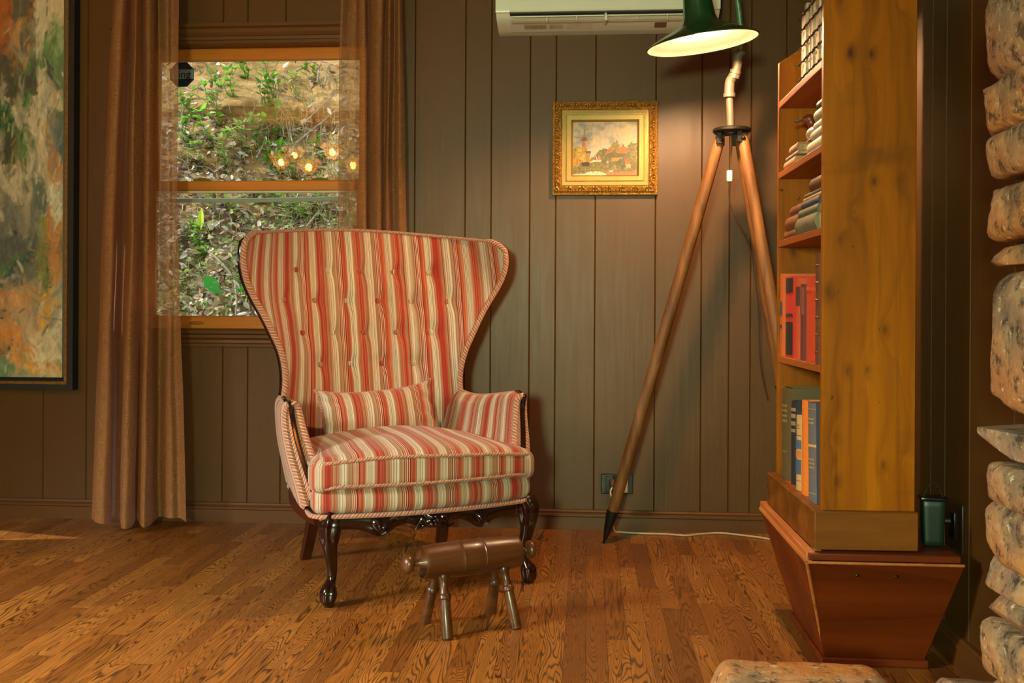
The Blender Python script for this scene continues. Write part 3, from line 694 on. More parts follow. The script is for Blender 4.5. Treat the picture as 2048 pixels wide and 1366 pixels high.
def back_uv(s, z):
    """arc length from the centre line"""
    k = round(z, 3)
    if k not in arc:
        L = [0]; p = back_pt(0, z, 0.001)
        for i in range(1, 61):
            q = back_pt(i/60, z, 0.001); L.append(L[-1]+(q-p).length); p = q
        arc[k] = L
    L = arc[k]; a = abs(s)*60; i = min(59, int(a)); d = lerp(L[i], L[i+1], a-i)
    u = math.copysign(d, s)
    for bx, bz in BT:
        x = table(HWs, z)*s; dx = x-bx; dz = z-bz
        if abs(dx) < 0.08 and abs(dz) < 0.08: u += 0.006*math.copysign(1, dx)*min(1, abs(dx)/0.008)*math.exp(-(dx*dx)/0.0006-(dz*dz)/0.0012)
    return u
def zmap(s, t): return ZB0+t*(ztop(s)-ZB0)
bk = MB()
bk.grid(lambda u, v: back_pt(2*u-1, zmap(2*u-1, v)), NS, NTT, lambda u, v: (back_uv(2*u-1, zmap(2*u-1, v))+0.095, zmap(2*u-1, v)))
backrest = bk.build('backrest', M['stripe'], chair, weld=False, angle=180)
bo = MB()
def outer(s, z): return back_pt(s, z, 0.045)
bo.grid(lambda u, v: outer(2*u-1, zmap(2*u-1, v)), 60, 50, lambda u, v: (back_uv(2*u-1, zmap(2*u-1, v)), zmap(2*u-1, v)))
bo.build('outer_back', M['stripe'], chair, weld=False, angle=180)
# edge band between inner and outer surfaces
eb = MB(); path = [(-1, z_) for z_ in [0.585+i*(ztop(-1)-0.585)/40 for i in range(41)]]+[(-1+2*i/80, None) for i in range(1, 80)]+[(1, ztop(1)-i*(ztop(1)-0.585)/40) for i in range(41)]
pf = []; pb = []
for s, z in path:
    zz = ztop(s) if z is None else z
    pf.append(back_pt(s, zz, 0.0)); pb.append(outer(s, zz))
L = [0]
for i in range(1, len(pf)): L.append(L[-1]+(pf[i]-pf[i-1]).length)
n = len(pf)
eb.grid(lambda u, v: pf[round(u*(n-1))].lerp(pb[round(u*(n-1))], v), n-1, 2, lambda u, v: (L[round(u*(n-1))], v*0.05))
eb.build('edge_band', M['welt'], chair, weld=False, angle=180)
wm = MB(); wm.tube([p+Vector((0, -0.002, 0)) for p in pf], [0.0105 if (i < 44 or i > n-45) else 0.006 for i in range(n)], 8)
wm.build('piping', M['welt'], chair)
for sg in (-1, 1):
    idx = [i for i in range(n) if (path[i][0] == sg and path[i][1] is not None)]
    P = [pf[i].lerp(pb[i], 0.50)+Vector((sg*0.006, 0, 0)) for i in idx]
    if sg == -1: P = [P[0]+Vector((0.004, -0.03, -0.004))]+P+[P[-1]+Vector((0.012, 0.004, 0.010))]
    MB().tube(P, 0.0118, 8, flat=(1, 1)).build('wood_trim', M['mahog'], chair)
    P2 = [pf[i].lerp(pb[i], 0.95)+Vector((sg*0.003, 0, 0)) for i in idx]
    MB().tube(P2, 0.0065, 8).build('outer_piping', M['welt'], chair)
bp = MB()
for bx, bz in BT:
    w_ = table(HWs, bz); p = back_pt(bx/w_, bz)
    b = MB(); b.rbox((0.0098, 0.006, 0.0098), 0.0058, 6, None, lambda P, f: (P.x+bx+0.03, P.z))
    b.xf(Matrix.Translation(p+Vector((0, -0.003, 0)))); b.build('button', M['stripe'], backrest)

# arms: section (x, z) lofted from the front (y=.155) to the wing (y=.60)
def arm(sg):
    ya0, ya1 = 0.150, 0.600
    top = catmull([(0.00, 0.392, 0.603, 0), (0.10, 0.392, 0.610, 0), (0.25, 0.384, 0.603, 0), (0.5, 0.368, 0.588, 0), (0.75, 0.350, 0.581, 0), (1.0, 0.334, 0.592, 0)], 8)
    tx = [(a[0], a[1]) for a in top]; tz = [(a[0], a[2]) for a in top]
    def sec(a, b):
        """b 0..1 goes from the inner bottom over the top to the outer bottom"""
        X = table(tx, a); Z = table(tz, a); th = 0.024
        cv = [(X-0.075, 0.40), (X-0.052, 0.47), (X-0.034, 0.545), (X-th, Z-0.018), (X-0.010, Z), (X+0.010, Z), (X+th, Z-0.020), (X+0.026, 0.53), (X+0.018, 0.44), (X+0.000, 0.35), (X-0.014, 0.285)]
        return cv
    secs = {}
    def pt(a, b):
        k = round(a, 4)
        if k not in secs: secs[k] = catmull([(p[0], p[1], 0, 0) for p in sec(a, b)], 6)
        cv = secs[k]; q = cv[min(len(cv)-1, round(b*(len(cv)-1)))]
        y = lerp(ya0, ya1, a)
        rec = -0.20*sm(0.60, 0.26, q[1])*(1-a)               # front line leans forward at the top
        return Vector((AX+sg*q[0], y+rec*0.6+0.034*sm(0.42, 0.72, b)*(1-a)**2, q[1]))
    m = MB(); m.grid(lambda u, v: pt(u, v), 28, 60, lambda u, v: (lerp(ya0, ya1, u)*1.0+0.02*(sg+1)+0.03, pt(u, v).z))
    # front end, gently domed
    cn = [pt(0, i/60) for i in range(61)]
    def fr(u, v):
        i = u*30; j = int(i); a = cn[j]; b = cn[60-j]
        p = a.lerp(b, v); p = p+Vector((0, -0.014*math.sin(PI*v), 0)); return p
    m.build('arm', M['stripe'], chair, weld=True, angle=60)
    MB().grid(fr, 30, 8, lambda u, v: (u*0.4, v*0.05)).build('arm_front', M['welt'], chair)
    mid = [fr(i/30, 0.55) for i in range(0, 30)]; P = [p+Vector((0, -0.006, 0)) for p in mid]
    P = [p for p in P]; P = P+[pt(0.06, 0.5)+Vector((0, 0, 0.004)), pt(0.12, 0.52)+Vector((0, 0, 0.002))]
    MB().tube(P, 0.0085, 8).build('arm_trim', M['mahog'], chair)
    for off in (0.16, 0.90):
        MB().tube([fr(i/30, off)+Vector((0, -0.002, 0)) for i in range(0, 30)], 0.0105, 8).build('arm_piping', M['welt'], chair)
    MB().tube([pt(i/20, 0.50)+Vector((0, 0, 0.0)) for i in range(2, 20)], 0.0065, 8).build('arm_piping', M['welt'], chair)
arm(-1); arm(1)
# seat deck and loose cushion
def bow(P):
    """bowed front"""
    return -0.058*(1-(P.x/0.37)**2)*sm(0.1, -0.30, P.y)
dk = MB()
def dfn(P):
    tp = 1-0.05*sm(-0.26, -0.08, P.y)-0.08*sm(-0.05, 0.3, P.y)
    return Vector((AX+P.x*tp, 0.290+P.y+bow(P)+0.012*math.cos(P.z/0.045*PI/2)*(-1 if P.y < -0.2 else 0), 0.318+P.z))
dk.rbox((0.362, 0.29, 0.044), 0.030, 20, dfn, lambda P, f: (P.x+(P.y+0.29)*(1 if P.x > 0.33 else -1 if P.x < -0.33 else 0)+0.105, P.z+P.y))
dk.build('seat_deck', M['stripe'], chair, angle=180)
def rim(hx, hy, r, z, fn, n=8):
    out = []
    for cx_, cy_, a0 in ((hx-r, hy-r, 0), (-hx+r, hy-r, 90), (-hx+r, -hy+r, 180), (hx-r, -hy+r, 270)):
        for k in range(n+1):
            a = math.radians(a0+90*k/n); out.append(fn(Vector((cx_+r*math.cos(a), cy_+r*math.sin(a), z))))
    # densify
    res = []
    for i in range(len(out)):
        a, b = out[i], out[(i+1) % len(out)]
        m_ = max(1, int((b-a).length/0.02))
        res += [a.lerp(b, k/m_) for k in range(m_)]
    return res+[res[0]]
def rim2(hx, hy, r, z, fn):
    base = rim(hx, hy, r, z, lambda P: Vector((P.x, P.y, P.z))); return [fn(p) for p in base]
MB().tube(rim2(0.366, 0.294, 0.035, -0.044, dfn), 0.0075, 8).build('deck_piping', M['welt'], chair)
cu = MB()
def cfn(P):
    tp = 1-0.10*sm(-0.24, -0.04, P.y)-0.08*sm(-0.02, 0.3, P.y)
    cr = max(0, 1-(P.x/0.37)**2)*max(0, 1-((P.y)/0.33)**2)
    z = 0.394+P.z+(0.066*cr**0.75 if P.z > 0 else 0)-(0.012*sm(0.28, 0.37, abs(P.x)) if P.z < 0 else -0.006*sm(0.2, 0.37, abs(P.x))*0)
    if P.z > 0: z += 0.014*sm(0.1, -0.2, P.x)*sm(0.0, -0.3, P.y)*0.6-0.010*math.exp(-((P.x+0.12)**2+(P.y+0.02)**2)/0.006)-0.008*math.exp(-((P.x-0.12)**2+(P.y+0.10)**2)/0.008)
    return Vector((AX+P.x*tp, 0.252+P.y+bow(P), z+0.012*sm(0.0, 0.3, P.x)*0))
cu.rbox((0.372, 0.28, 0.040), 0.032, 26, cfn, lambda P, f: (P.x+(P.y+0.28)*(1 if P.x > 0.34 else -1 if P.x < -0.34 else 0)+0.105, P.z+P.y))
cu.build('seat_cushion', M['stripe'], chair, angle=180)
MB().tube(rim2(0.369, 0.277, 0.06, 0.026, cfn), 0.0055, 8).build('cushion_piping', M['welt'], chair)
MB().tube(rim2(0.366, 0.276, 0.06, -0.026, cfn), 0.0050, 8).build('cushion_piping', M['welt'], chair)
# legs, rails and carving
def cabriole(sx):
    q = Vector((sx, -1, 0)).normalized()
    base = Vector((sx*0.331+0.006, 0.0, 0))
    pr = [(0.272, -0.010, 0.031), (0.255, 0.000, 0.033), (0.235, 0.004, 0.0325), (0.205, 0.003, 0.0275), (0.17, 0.0, 0.0225), (0.13, -0.010, 0.0178), (0.10, -0.014, 0.0152), (0.078, -0.010, 0.0145), (0.062, -0.002, 0.0175), (0.042, 0.006, 0.0225), (0.022, 0.008, 0.0215), (0.006, 0.006, 0.0170), (0.0, 0.006, 0.0150)]
    P = catmull(pr, 5); pts = [base+q*o+Vector((0, 0, z)) for z, o, r in P]; rr = [r for z, o, r in P]
    def rf(a, t):
        z = P[min(len(P)-1, int(t*(len(P)-1)))][0]
        if z < 0.075: return 1+0.26*abs(math.cos(2.5*a))*sm(0.0, 0.02, z)*sm(0.08, 0.05, z)-0.06
        if z > 0.185: return 1+0.13*math.cos(7*a+9*z)*sm(0.165, 0.22, z)
        return 1+0.05*math.cos(4*a)
    MB().tube(pts, rr, 36, rf=rf).build('leg', M['mahog'], chair)
for sx in (-1, 1): cabriole(sx)
for sx in (-1, 1):
    m = MB(); y0 = 0.50; P = [(0.29, 0.495), (0.22, 0.512), (0.14, 0.542), (0.06, 0.574), (0.0, 0.600)]
    P = catmull([(a, b, 0, 0) for a, b in P], 4)
    def rg(u, v):
        z, y, _, _ = P[round(v*(len(P)-1))]; k = round(u*4) % 4
        h = lerp(0.023, 0.017, v); x = sx*lerp(0.236, 0.262, v)
        dx, dy = ((-h, -h), (h, -h), (h, h), (-h, h))[k]; return Vector((x+dx, y+dy, z))
    m.grid(rg, 4, len(P)-1); nb = len(P)-1
    vb = [(sx*0.262+a*0.017, 0.600+b*0.017, 0) for a, b in ((-1, -1), (1, -1), (1, 1), (-1, 1))]; m.add(vb, [(0, 1, 2, 3)])
    m.build('leg', M['mahog2'], chair, bevel=0.003, angle=30)
def apron_low(x):
    a = abs(x)/0.30
    lo_ = 0.232-0.010*math.exp(-(a/0.16)**2)-0.026*math.exp(-((a-0.56)/0.14)**2)+0.008*math.exp(-((a-0.30)/0.12)**2)-0.03*sm(0.9, 1.03, a)*0
    return lo_
ap_ = MB()
def apf(u, v):
    x = lerp(-0.300, 0.300, u); lo_ = apron_low(x); hi = 0.274; z = lerp(lo_, hi, v)
    y = -0.052*(1-(x/0.37)**2)+0.006
    rel = 0.006*math.sin(PI*min(1, (z-lo_)/(hi-lo_)*1.0))
    for c0 in (-0.168, 0.168):
        r = math.hypot(x-c0, (z-0.232)); th = math.atan2(z-0.215, x-c0)
        rel += 0.010*math.exp(-(r/0.022)**2)*(1+0.5*math.cos(7*th))
    r = math.hypot(x, z-0.243); rel += 0.010*math.exp(-(r/0.03)**2)*(1+0.5*math.cos(6*math.atan2(z-0.243, x)))
    rel += 0.004*noise.noise(Vector((x*55, z*70, 2)))*math.exp(-(abs(abs(x)-0.07)/0.05)**2)
    return Vector((AX+x, y-rel, z))
ap_.grid(apf, 130, 16); ap_.grid(lambda u, v: apf(u, v)*1.0+Vector((0, 0.022, 0)) if False else Vector((apf(u, v).x, 0.024, apf(u, v).z)), 130, 1)
ap_.grid(lambda u, v: Vector((apf(u, 0).x, lerp(apf(u, 0).y, 0.024, v), apf(u, 0).z)), 130, 1)
apo = ap_.build('apron', M['mahog'], chair, angle=60)
cv = MB()
for k in range(6):
    a = 2*PI*k/6; cv.ball((AX+0.013*math.cos(a), -0.062, 0.245+0.013*math.sin(a)), (0.0075, 0.006, 0.0075), 8, 6)
cv.ball((AX, -0.066, 0.245), 0.006, 8, 6)
for sg in (-1, 1):
    P = [(AX+sg*(0.022+0.012*k/8*3), -0.056+0.004*math.sin(k), 0.238+0.020*math.sin(k/8*PI*1.3)) for k in range(9)]
    cv.tube(P, [0.006*(1-0.07*k) for k in range(9)], 6)
    P = [(AX+sg*(0.030+0.006*k), -0.054+0.0016*k, 0.228-0.006*math.sin(k/7*PI)) for k in range(8)]
    cv.tube(P, [0.0055*(1-0.08*k) for k in range(8)], 6)
cv.build('carved_rosette', M['mahog'], apo)
for c0 in (-0.168, 0.168):
    cv = MB()
    for k in range(5):
        a = math.radians(30+30*k); p0 = Vector((AX+c0, -0.046, 0.212)); d = Vector((math.cos(a), 0, math.sin(a)))
        cv.tube([p0+d*0.004, p0+d*0.018+Vector((0, -0.004, 0)), p0+d*0.034], [0.003, 0.0052, 0.003], 6)
    cv.build('carved_shell', M['mahog'], apo)
for sx in (-1, 1):
    m = MB()
    P = catmull([(sx*0.352, 0.02, 0.262, 0.012), (sx*0.366, 0.16, 0.262, 0.012), (sx*0.356, 0.34, 0.268, 0.012), (sx*0.318, 0.52, 0.276, 0.012)], 6)
    m.tube([(AX+p[0]*0.985, p[1], p[2]) for p in P], 0.021, 10, flat=(1.0, 0.62)); m.build('side_rail', M['mahog2'], chair)
MB().box(AX-0.29, AX+0.29, 0.50, 0.53, 0.25, 0.285).build('rear_rail', M['mahog2'], chair)

# lumbar pillow: rests on the seat, a thing of its own
PW, PH, PT_ = 0.216, 0.094, 0.060
pil = MB()
def pfn(P):
    u = P.x/PW; v = P.z/PH
    pin = (abs(u)*abs(v))**2
    x = P.x*(1-0.07*(1-abs(v)**2)*abs(u)); z = P.z*(1-(0.20 if v > 0 else 0.06)*(1-abs(u)**2.6))+0.010*abs(u)**6*v
    full = (max(0, 1-abs(u)**2.6)**0.55)*(max(0, 1-abs(v)**2.2)**0.55)
    y = P.y/PT_*(PT_*full+0.006)
    wr = 0.006*math.sin(13*v+5*u)*sm(0.45, 0.95, abs(u))+0.003*math.sin(22*u)*sm(0.3, 1, -v)
    return Vector((x, y+wr, z-0.012*u*u*(v < 0)))
pil.rbox((PW, PT_, PH), 0.02, 26, pfn, lambda P, f: (P.x+0.02, P.z))
Mp = Matrix.Rotation(math.radians(-3.5), 4, 'Y') @ Matrix.Rotation(math.radians(-20), 4, 'X')
pw = thing('lumbar_pillow', 'small striped lumbar pillow leaning against the buttoned back of the chair', 'pillow', (0, 0, 0), PSI)
pl_loc = Vector((-0.022, 0.500, 0.530))
cz_, sz_ = math.cos(PSI), math.sin(PSI)
pw.location = (CH[0]+pl_loc.x*cz_-pl_loc.y*sz_, CH[1]+pl_loc.x*sz_+pl_loc.y*cz_, pl_loc.z)
pil.xf(Mp); pil.build('cover', M['stripe'], pw, angle=180)
rp_ = [Mp @ pfn(Vector(p)) for p in [(x, 0, z) for x, z in [(lerp(-PW, PW, i/40), PH) for i in range(41)]+[(PW, lerp(PH, -PH, i/16)) for i in range(1, 17)]+[(lerp(PW, -PW, i/40), -PH) for i in range(1, 41)]+[(-PW, lerp(-PH, PH, i/16)) for i in range(1, 17)]]]
MB().tube(rp_, 0.0045, 6).build('piping', M['welt'], pw)

# ---------------------------------------------------------------- tripod lamp
HUB = Vector((0.522, 3.70, 1.556))
FT = [Vector((0.067, 3.879, 0)), Vector((0.800, 3.50, 0)), Vector((0.862, 3.985, 0))]
lt = thing('tripod_floor_lamp', 'tall floor lamp of three wooden surveyor legs and pipe arm with green enamel shade', 'lamp', (HUB.x, HUB.y, 0))
o0 = Vector((HUB.x, HUB.y, 0))
def L_(p): return Vector(p)-o0
for i, f in enumerate(FT):
    d = (f-Vector((HUB.x, HUB.y, 0))); d.normalize()
    top = Vector((HUB.x, HUB.y, 1.540))+d*0.042
    P = [L_(top.lerp(f, t_)) for t_ in (0.0, 0.02, 0.10, 0.5, 0.90, 0.925)]
    lg = MB().tube(P, [0.016, 0.020, 0.0215, 0.0225, 0.0215, 0.021], 16).build('leg', M['leg'], lt)
    P = [L_(top.lerp(f, t_)) for t_ in (0.915, 0.93, 0.965, 0.996, 1.0)]
    MB().tube(P, [0.0225, 0.0215, 0.014, 0.005, 0.003], 12).build('ferrule', M['iron'], lg)
    br = MB(); s = Vector((-d.y, d.x, 0))
    for k in (-1, 1):
        c = L_(top)+s*0.021*k; br.box(c.x-0.006-abs(s.y)*0.004, c.x+0.006+abs(s.y)*0.004, c.y-0.006, c.y+0.006, 1.510, 1.555)
    br.tube([L_(top)-s*0.024-Vector((0, 0, 0.015)), L_(top)+s*0.024-Vector((0, 0, 0.015))], 0.005, 8)
    br.ball(tuple(L_(top)-Vector((0, 0, 0.015))-Vector((0, 0.022, 0))), 0.008)
    br.build('hinge', M['iron'], lt, bevel=0.002)
    if i == 2:
        p = L_(top.lerp(f, 0.60)); MB().tube([p+(L_(f)-L_(top)).normalized()*k for k in (-0.003, 0.003)], 0.0245, 16).build('band', M['black'], lg)
MB().lathe([(0, 1.552), (0.064, 1.550), (0.069, 1.555), (0.069, 1.563), (0.064, 1.567), (0, 1.567)], 32).build('disc_plate', M['iron'], lt, angle=30)
pA = L_(atY(1462, 256, 3.70)); pB = L_(atY(1459, 184, 3.70)); pC = L_(atY(1474, 135, 3.68)); pD = L_(atY(1481, 112, 3.68))
pipe = MB().tube([pA-Vector((0, 0, 0.02)), pB], 0.0135, 14).tube([pB+Vector((0, 0, .02)), pC], 0.0125, 14).build('pipe_post', M['zinc'], lt)
fit = MB(); dC = (pC-pB).normalized(); up = Vector((0, 0, 1))
fit.tube(catmull([tuple(pB-up*0.012), tuple(pB+up*0.012), tuple(pB+up*0.028+dC*0.012), tuple(pB+dC*0.062)], 5), 0.0185, 14)
fit.tube([pB-up*0.020, pB-up*0.006], 0.0225, 14).tube([pB+dC*0.052, pB+dC*0.066], 0.0215, 14)
fit.build('elbow', M['zinc'], lt)
fit = MB(); fit.tube(catmull([tuple(pC-dC*0.018), tuple(pC+dC*0.006), tuple(pC+up*0.03+dC*0.006), tuple(pD+up*0.014)], 5), 0.0175, 14)
fit.tube([pC-dC*0.022, pC-dC*0.010], 0.0215, 14).tube([pD+up*0.004, pD+up*0.016], 0.0205, 14)
fit.build('elbow', M['zinc'], lt)
SC = Vector((0.375, 3.36, 1.793))
tilt = Matrix.Translation(L_(SC)) @ Matrix.Rotation(math.radians(-7.4), 4, 'Y') @ Matrix.Rotation(math.radians(3.5), 4, 'X')
apex = tilt @ Vector((0, 0, 0.345))
q1 = L_(atY(1482, 62, 3.66)); q2 = L_(atY(1472, -20, 3.64))
arm_pts = catmull([tuple(pD+up*0.01), tuple(q1), tuple(q2), tuple(q2+Vector((-0.03, -0.02, 0.14))), tuple(apex+Vector((0.06, 0.08, 0.10))), tuple(apex+Vector((-0.01, 0.01, 0.07))), tuple(apex+Vector((0, 0, -0.01)))], 8)
MB().tube(arm_pts, 0.0105, 12).build('gooseneck', M['verd'], lt)
R_ = 0.184
outp = [(0.020, 0.345), (0.034, 0.335), (0.040, 0.25), (0.047, 0.14), (0.053, 0.085), (0.062, 0.062), (0.085, 0.048), (0.125, 0.030), (0.162, 0.012), (R_, 0.000), (R_+0.003, -0.003), (R_+0.002, -0.006), (R_-0.002, -0.005)]
sh = MB().lathe(outp, 56, tilt, False).build('shade', M['green'], lt, angle=60)
inp = [(R_-0.002, -0.005), (R_-0.006, -0.001), (0.160, 0.009), (0.122, 0.026), (0.082, 0.043), (0.060, 0.056), (0.050, 0.082), (0.044, 0.14), (0.03, 0.16), (0.0, 0.16)]
MB().lathe(inp, 56, tilt, False).build('shade_lining', M['enamel'], sh, angle=60)
bc = tilt @ Vector((0, 0, 0.050))
MB().ball(tuple(bc), (0.028, 0.028, 0.034), 20, 12).build('bulb', M['bulb'], lt)
cp = catmull([tuple(L_(atY(*q))) for q in ((1464, 285, 3.72), (1461, 340, 3.72), (1458, 365, 3.72), (1459, 400, 3.73), (1468, 430, 3.74), (1486, 462, 3.76), (1500, 500, 3.80), (1515, 600, 3.85), (1520, 720, 3.9), (1535, 800, 3.95))], 6)
MB().tube([(0, 0, 1.55)]+cp, 0.0028, 6).build('cord', M['cordbr'], lt)
p = L_(atY(1459, 352, 3.72)); MB().rbox((0.010, 0.008, 0.0215), 0.005, 6).xf(Matrix.Translation(p)).build('inline_switch', M['white'], lt)
# outlet and plug in the back wall, cord along the floor
pa = atY(1202, 947, W); pb_ = atY(1266, 988, W)
ot = thing('wall_outlet', 'double outlet in black cover plate on the panelling behind the tripod leg', 'outlet', ((pa.x+pb_.x)/2, W, (pa.z+pb_.z)/2))
hx, hz = abs(pb_.x-pa.x)/2, abs(pa.z-pb_.z)/2
MB().box(-hx, hx, -0.006, 0, -hz, hz).build('cover_plate', M['black'], ot, bevel=0.003)
MB().box(0.012, 0.044, -0.010, -0.004, -hz*0.86, hz*0.72).build('receptacle', M['white'], ot, bevel=0.003)
MB().box(-0.046, -0.014, -0.010, -0.004, -hz*0.8, hz*0.8).build('receptacle', M['black'], ot, bevel=0.002)
pg = thing('plug', 'brown plug with pale cord in the left half of the black outlet', 'plug', (atY(1224, 965, W).x, W-0.012, atY(1224, 965, W).z))
MB().tube([(0, 0.0, 0.004), (0, -0.016, 0.004), (0, -0.026, -0.002), (0, -0.034, -0.012)], [0.013, 0.014, 0.012, 0.006], 12).build('plug_body', plain('brown_plug', (74, 52, 44), 0.5), pg)
cpts = [(pg.location.x, W-0.045, pg.location.z-0.012)]+[tuple(atY(*q)) for q in ((1221, 985, W-0.06), (1225, 1005, W-0.06), (1224, 1030, W-0.05))]+[tuple(atZ(x, y, 0.005)) for x, y in ((1228, 1056), (1240, 1064), (1290, 1067), (1330, 1068), (1372, 1071), (1400, 1068), (1440, 1066), (1480, 1070), (1520, 1075), (1560, 1082))]
cpts = [(p[0], min(p[1], W-0.028), p[2]) for p in cpts]
MB().tube([tuple(Vector(q)-Vector(pg.location)) for q in catmull(cpts, 6)], 0.0038, 8).build('cord', M['cord'], pg)

# ---------------------------------------------------------------- footstool: turned barrel on four legs
FC = Vector((-0.3285, 2.833, 0)); fa = math.atan2(0.165, 0.268)
fs = thing('footstool', 'small turned wooden footstool, barrel body with end knobs on four splayed legs', 'footstool', FC, fa)
HB = 0.196; BL = 0.150; BR = 0.050
Mb = Matrix.Translation((0, 0, HB)) @ Matrix.Rotation(PI/2, 4, 'Y')
prof_b = [(0.0, -BL+0.014), (0.020, -BL+0.013), (0.036, -BL+0.006), (0.040, -BL+0.004), (0.0415, -BL), (0.0445, -BL), (0.046, -BL+0.004), (0.0465, -BL+0.010), (0.0485, -0.09), (0.0500, -0.046), (0.0508, -0.0405), (0.0520, -0.037), (0.0500, -0.036), (0.0504, -0.028), (0.0508, 0.0), (0.0506, 0.026), (0.0500, 0.0275), (0.0520, 0.029), (0.0508, 0.032), (0.0500, 0.037), (0.0488, 0.09), (0.0465, BL-0.010), (0.046, BL-0.004), (0.0445, BL), (0.0415, BL), (0.040, BL-0.004), (0.036, BL-0.006), (0.020, BL-0.013), (0, BL-0.014)]
MB().lathe(prof_b, 48, Mb).build('barrel', M['stool'], fs, angle=25)
for sg in (-1, 1):
    kp = [(0.024, BL-0.014), (0.0195, BL-0.004), (0.012, BL+0.007), (0.0078, BL+0.018), (0.0072, BL+0.025), (0.012, BL+0.028), (0.022, BL+0.032), (0.0275, BL+0.040), (0.0255, BL+0.049), (0.016, BL+0.056), (0, BL+0.059)]
    MB().lathe(kp, 32, Mb @ (Matrix.Rotation(PI, 4, 'X') if sg < 0 else Matrix())).build('knob', M['stool'], fs, angle=85)
for sx in (-1, 1):
    for sy in (-1, 1):
        top = Vector((sx*0.094, sy*0.022, HB-0.034)); bot = Vector((sx*0.106, sy*0.082, 0.0))
        d = (bot-top); Ln = d.length
        lp = [(0.016, -0.01), (0.017, 0.006), (0.0165, 0.012), (0.0135, 0.016), (0.0115, 0.026), (0.0115, 0.040), (0.0135, 0.052), (0.0165, 0.055), (0.018, 0.060), (0.018, 0.066), (0.0150, 0.070), (0.0150, 0.073), (0.0168, Ln-0.004), (0.0155, Ln), (0, Ln)]
        Ml = Matrix.Translation(top) @ d.to_track_quat('Z', 'Y').to_matrix().to_4x4()
        MB().lathe(lp, 24, Ml).build('leg', M['stool'], fs, angle=35)

# ---------------------------------------------------------------- picture in a gilt frame
p0 = atY(1105, 202, W-0.03); p1 = atY(1316, 390, W-0.03)
PX0, PX1, PZ1, PZ0 = p0.x, p1.x, p0.z, p1.z; pw_, ph_ = PX1-PX0, PZ1-PZ0
pic = thing('framed_picture', 'small windmill landscape painting in an ornate gilt frame on the brown wall', 'picture', ((PX0+PX1)/2, W, (PZ0+PZ1)/2))
hw_, hh_ = pw_/2, ph_/2
def frame_band(mb, prof, hw_, hh_):
    """mitred moulding: prof is (inset, height off the wall)"""
    for (d0, h0), (d1, h1) in zip(prof, prof[1:]):
        A = [(-hw_+d0, -h0, -hh_+d0), (hw_-d0, -h0, -hh_+d0), (hw_-d0, -h0, hh_-d0), (-hw_+d0, -h0, hh_-d0)]
        B = [(-hw_+d1, -h1, -hh_+d1), (hw_-d1, -h1, -hh_+d1), (hw_-d1, -h1, hh_-d1), (-hw_+d1, -h1, hh_-d1)]
        mb.add(A+B, [(i, (i+1) % 4, 4+(i+1) % 4, 4+i) for i in range(4)])
fm = MB(); frame_band(fm, [(0, 0), (0, 0.018), (0.002, 0.024), (0.009, 0.026), (0.011, 0.022), (0.014, 0.024), (0.022, 0.034), (0.034, 0.040), (0.038, 0.037), (0.0385, 0.034)], hw_, hh_)
fmo = fm.build('frame', M['gold'], pic, angle=20)
st_ = MB(); frame_band(st_, [(0.0385, 0.034), (0.040, 0.037), (0.0425, 0.037), (0.043, 0.033), (0.047, 0.033), (0.0475, 0.029), (0.051, 0.029), (0.0515, 0.025), (0.058, 0.024)], hw_, hh_)
st_.build('stepped_fillet', M['goldp'], pic, angle=15)
ln_ = MB(); frame_band(ln_, [(0.058, 0.024), (0.0595, 0.028), (0.077, 0.026), (0.078, 0.024), (0.085, 0.010)], hw_, hh_)
ln_.build('liner', M['goldp'], pic, angle=15)
bd = MB()
def along(ins, step):
    w2, h2 = hw_-ins, hh_-ins; out = []
    nx = int(2*w2/step); nz = int(2*h2/step)
    for i in range(nx): 
        x = -w2+(i+0.5)*2*w2/nx; out += [(x, h2), (x, -h2)]
    for i in range(nz):
        z = -h2+(i+0.5)*2*h2/nz; out += [(w2, z), (-w2, z)]
    return out
for x, z in along(0.0055, 0.0052): bd.ball((x, -0.0255, z), 0.0023, 6, 4)
bd.build('beading', M['gold'], fmo); bd = MB()
for x, z in along(0.0555, 0.004): bd.ball((x, -0.0245, z), 0.0016, 5, 4)
bd.build('beading', M['gold'], fmo)
om = MB(); w2, h2 = hw_-0.025, hh_-0.025; kk = 0
def scroll(c, ang, sg):
    ca, sa = math.cos(ang), math.sin(ang)
    def tr(a, b, h): return (c[0]+a*ca-b*sa, -h, c[1]+a*sa+b*ca)
    P = [tr(lerp(-0.013, 0.013, i/10), sg*0.0075*math.sin(lerp(-1.1, 1.1, i/10)*PI/2*1.3), 0.0385+0.002*math.sin(i)) for i in range(11)]
    om.tube(P, [0.0012+0.0034*math.sin(PI*(i+0.5)/11) for i in range(11)], 6)
    for a, b in ((-0.008, 0.0065), (0.008, -0.0065), (0.0, 0.0075*-1), (0.003, 0.008)):
        q = tr(a, sg*b, 0.037); om.ball(q, (0.0042, 0.0035, 0.0032), 6, 5)
nx = 14; nz = 12
for i in range(nx+1):
    x = lerp(-w2, w2, i/nx)
    for z in (h2, -h2): scroll((x, z), 0 if z > 0 else PI, 1 if i % 2 else -1)
for i in range(1, nz):
    z = lerp(-h2, h2, i/nz)
    for x in (w2, -w2): scroll((x, z), PI/2, 1 if i % 2 else -1)
om.build('scroll_ornament', M['gold'], fmo)
def nz_(x, y, s=0): return noise.noise(Vector((x, y, s)))
def inpoly(x, y, P):
    r = False; j = len(P)-1
    for i in range(len(P)):
        xi, yi = P[i]; xj, yj = P[j]
        if (yi > y) != (yj > y) and x < (xj-xi)*(y-yi)/(yj-yi)+xi: r = not r
        j = i
    return r
def mixc(a, b, t): return tuple(p+(q-p)*t for p, q in zip(a, b))
def poly_px(P): return [((x-370)/825, (y-355)/665) for x, y in P]
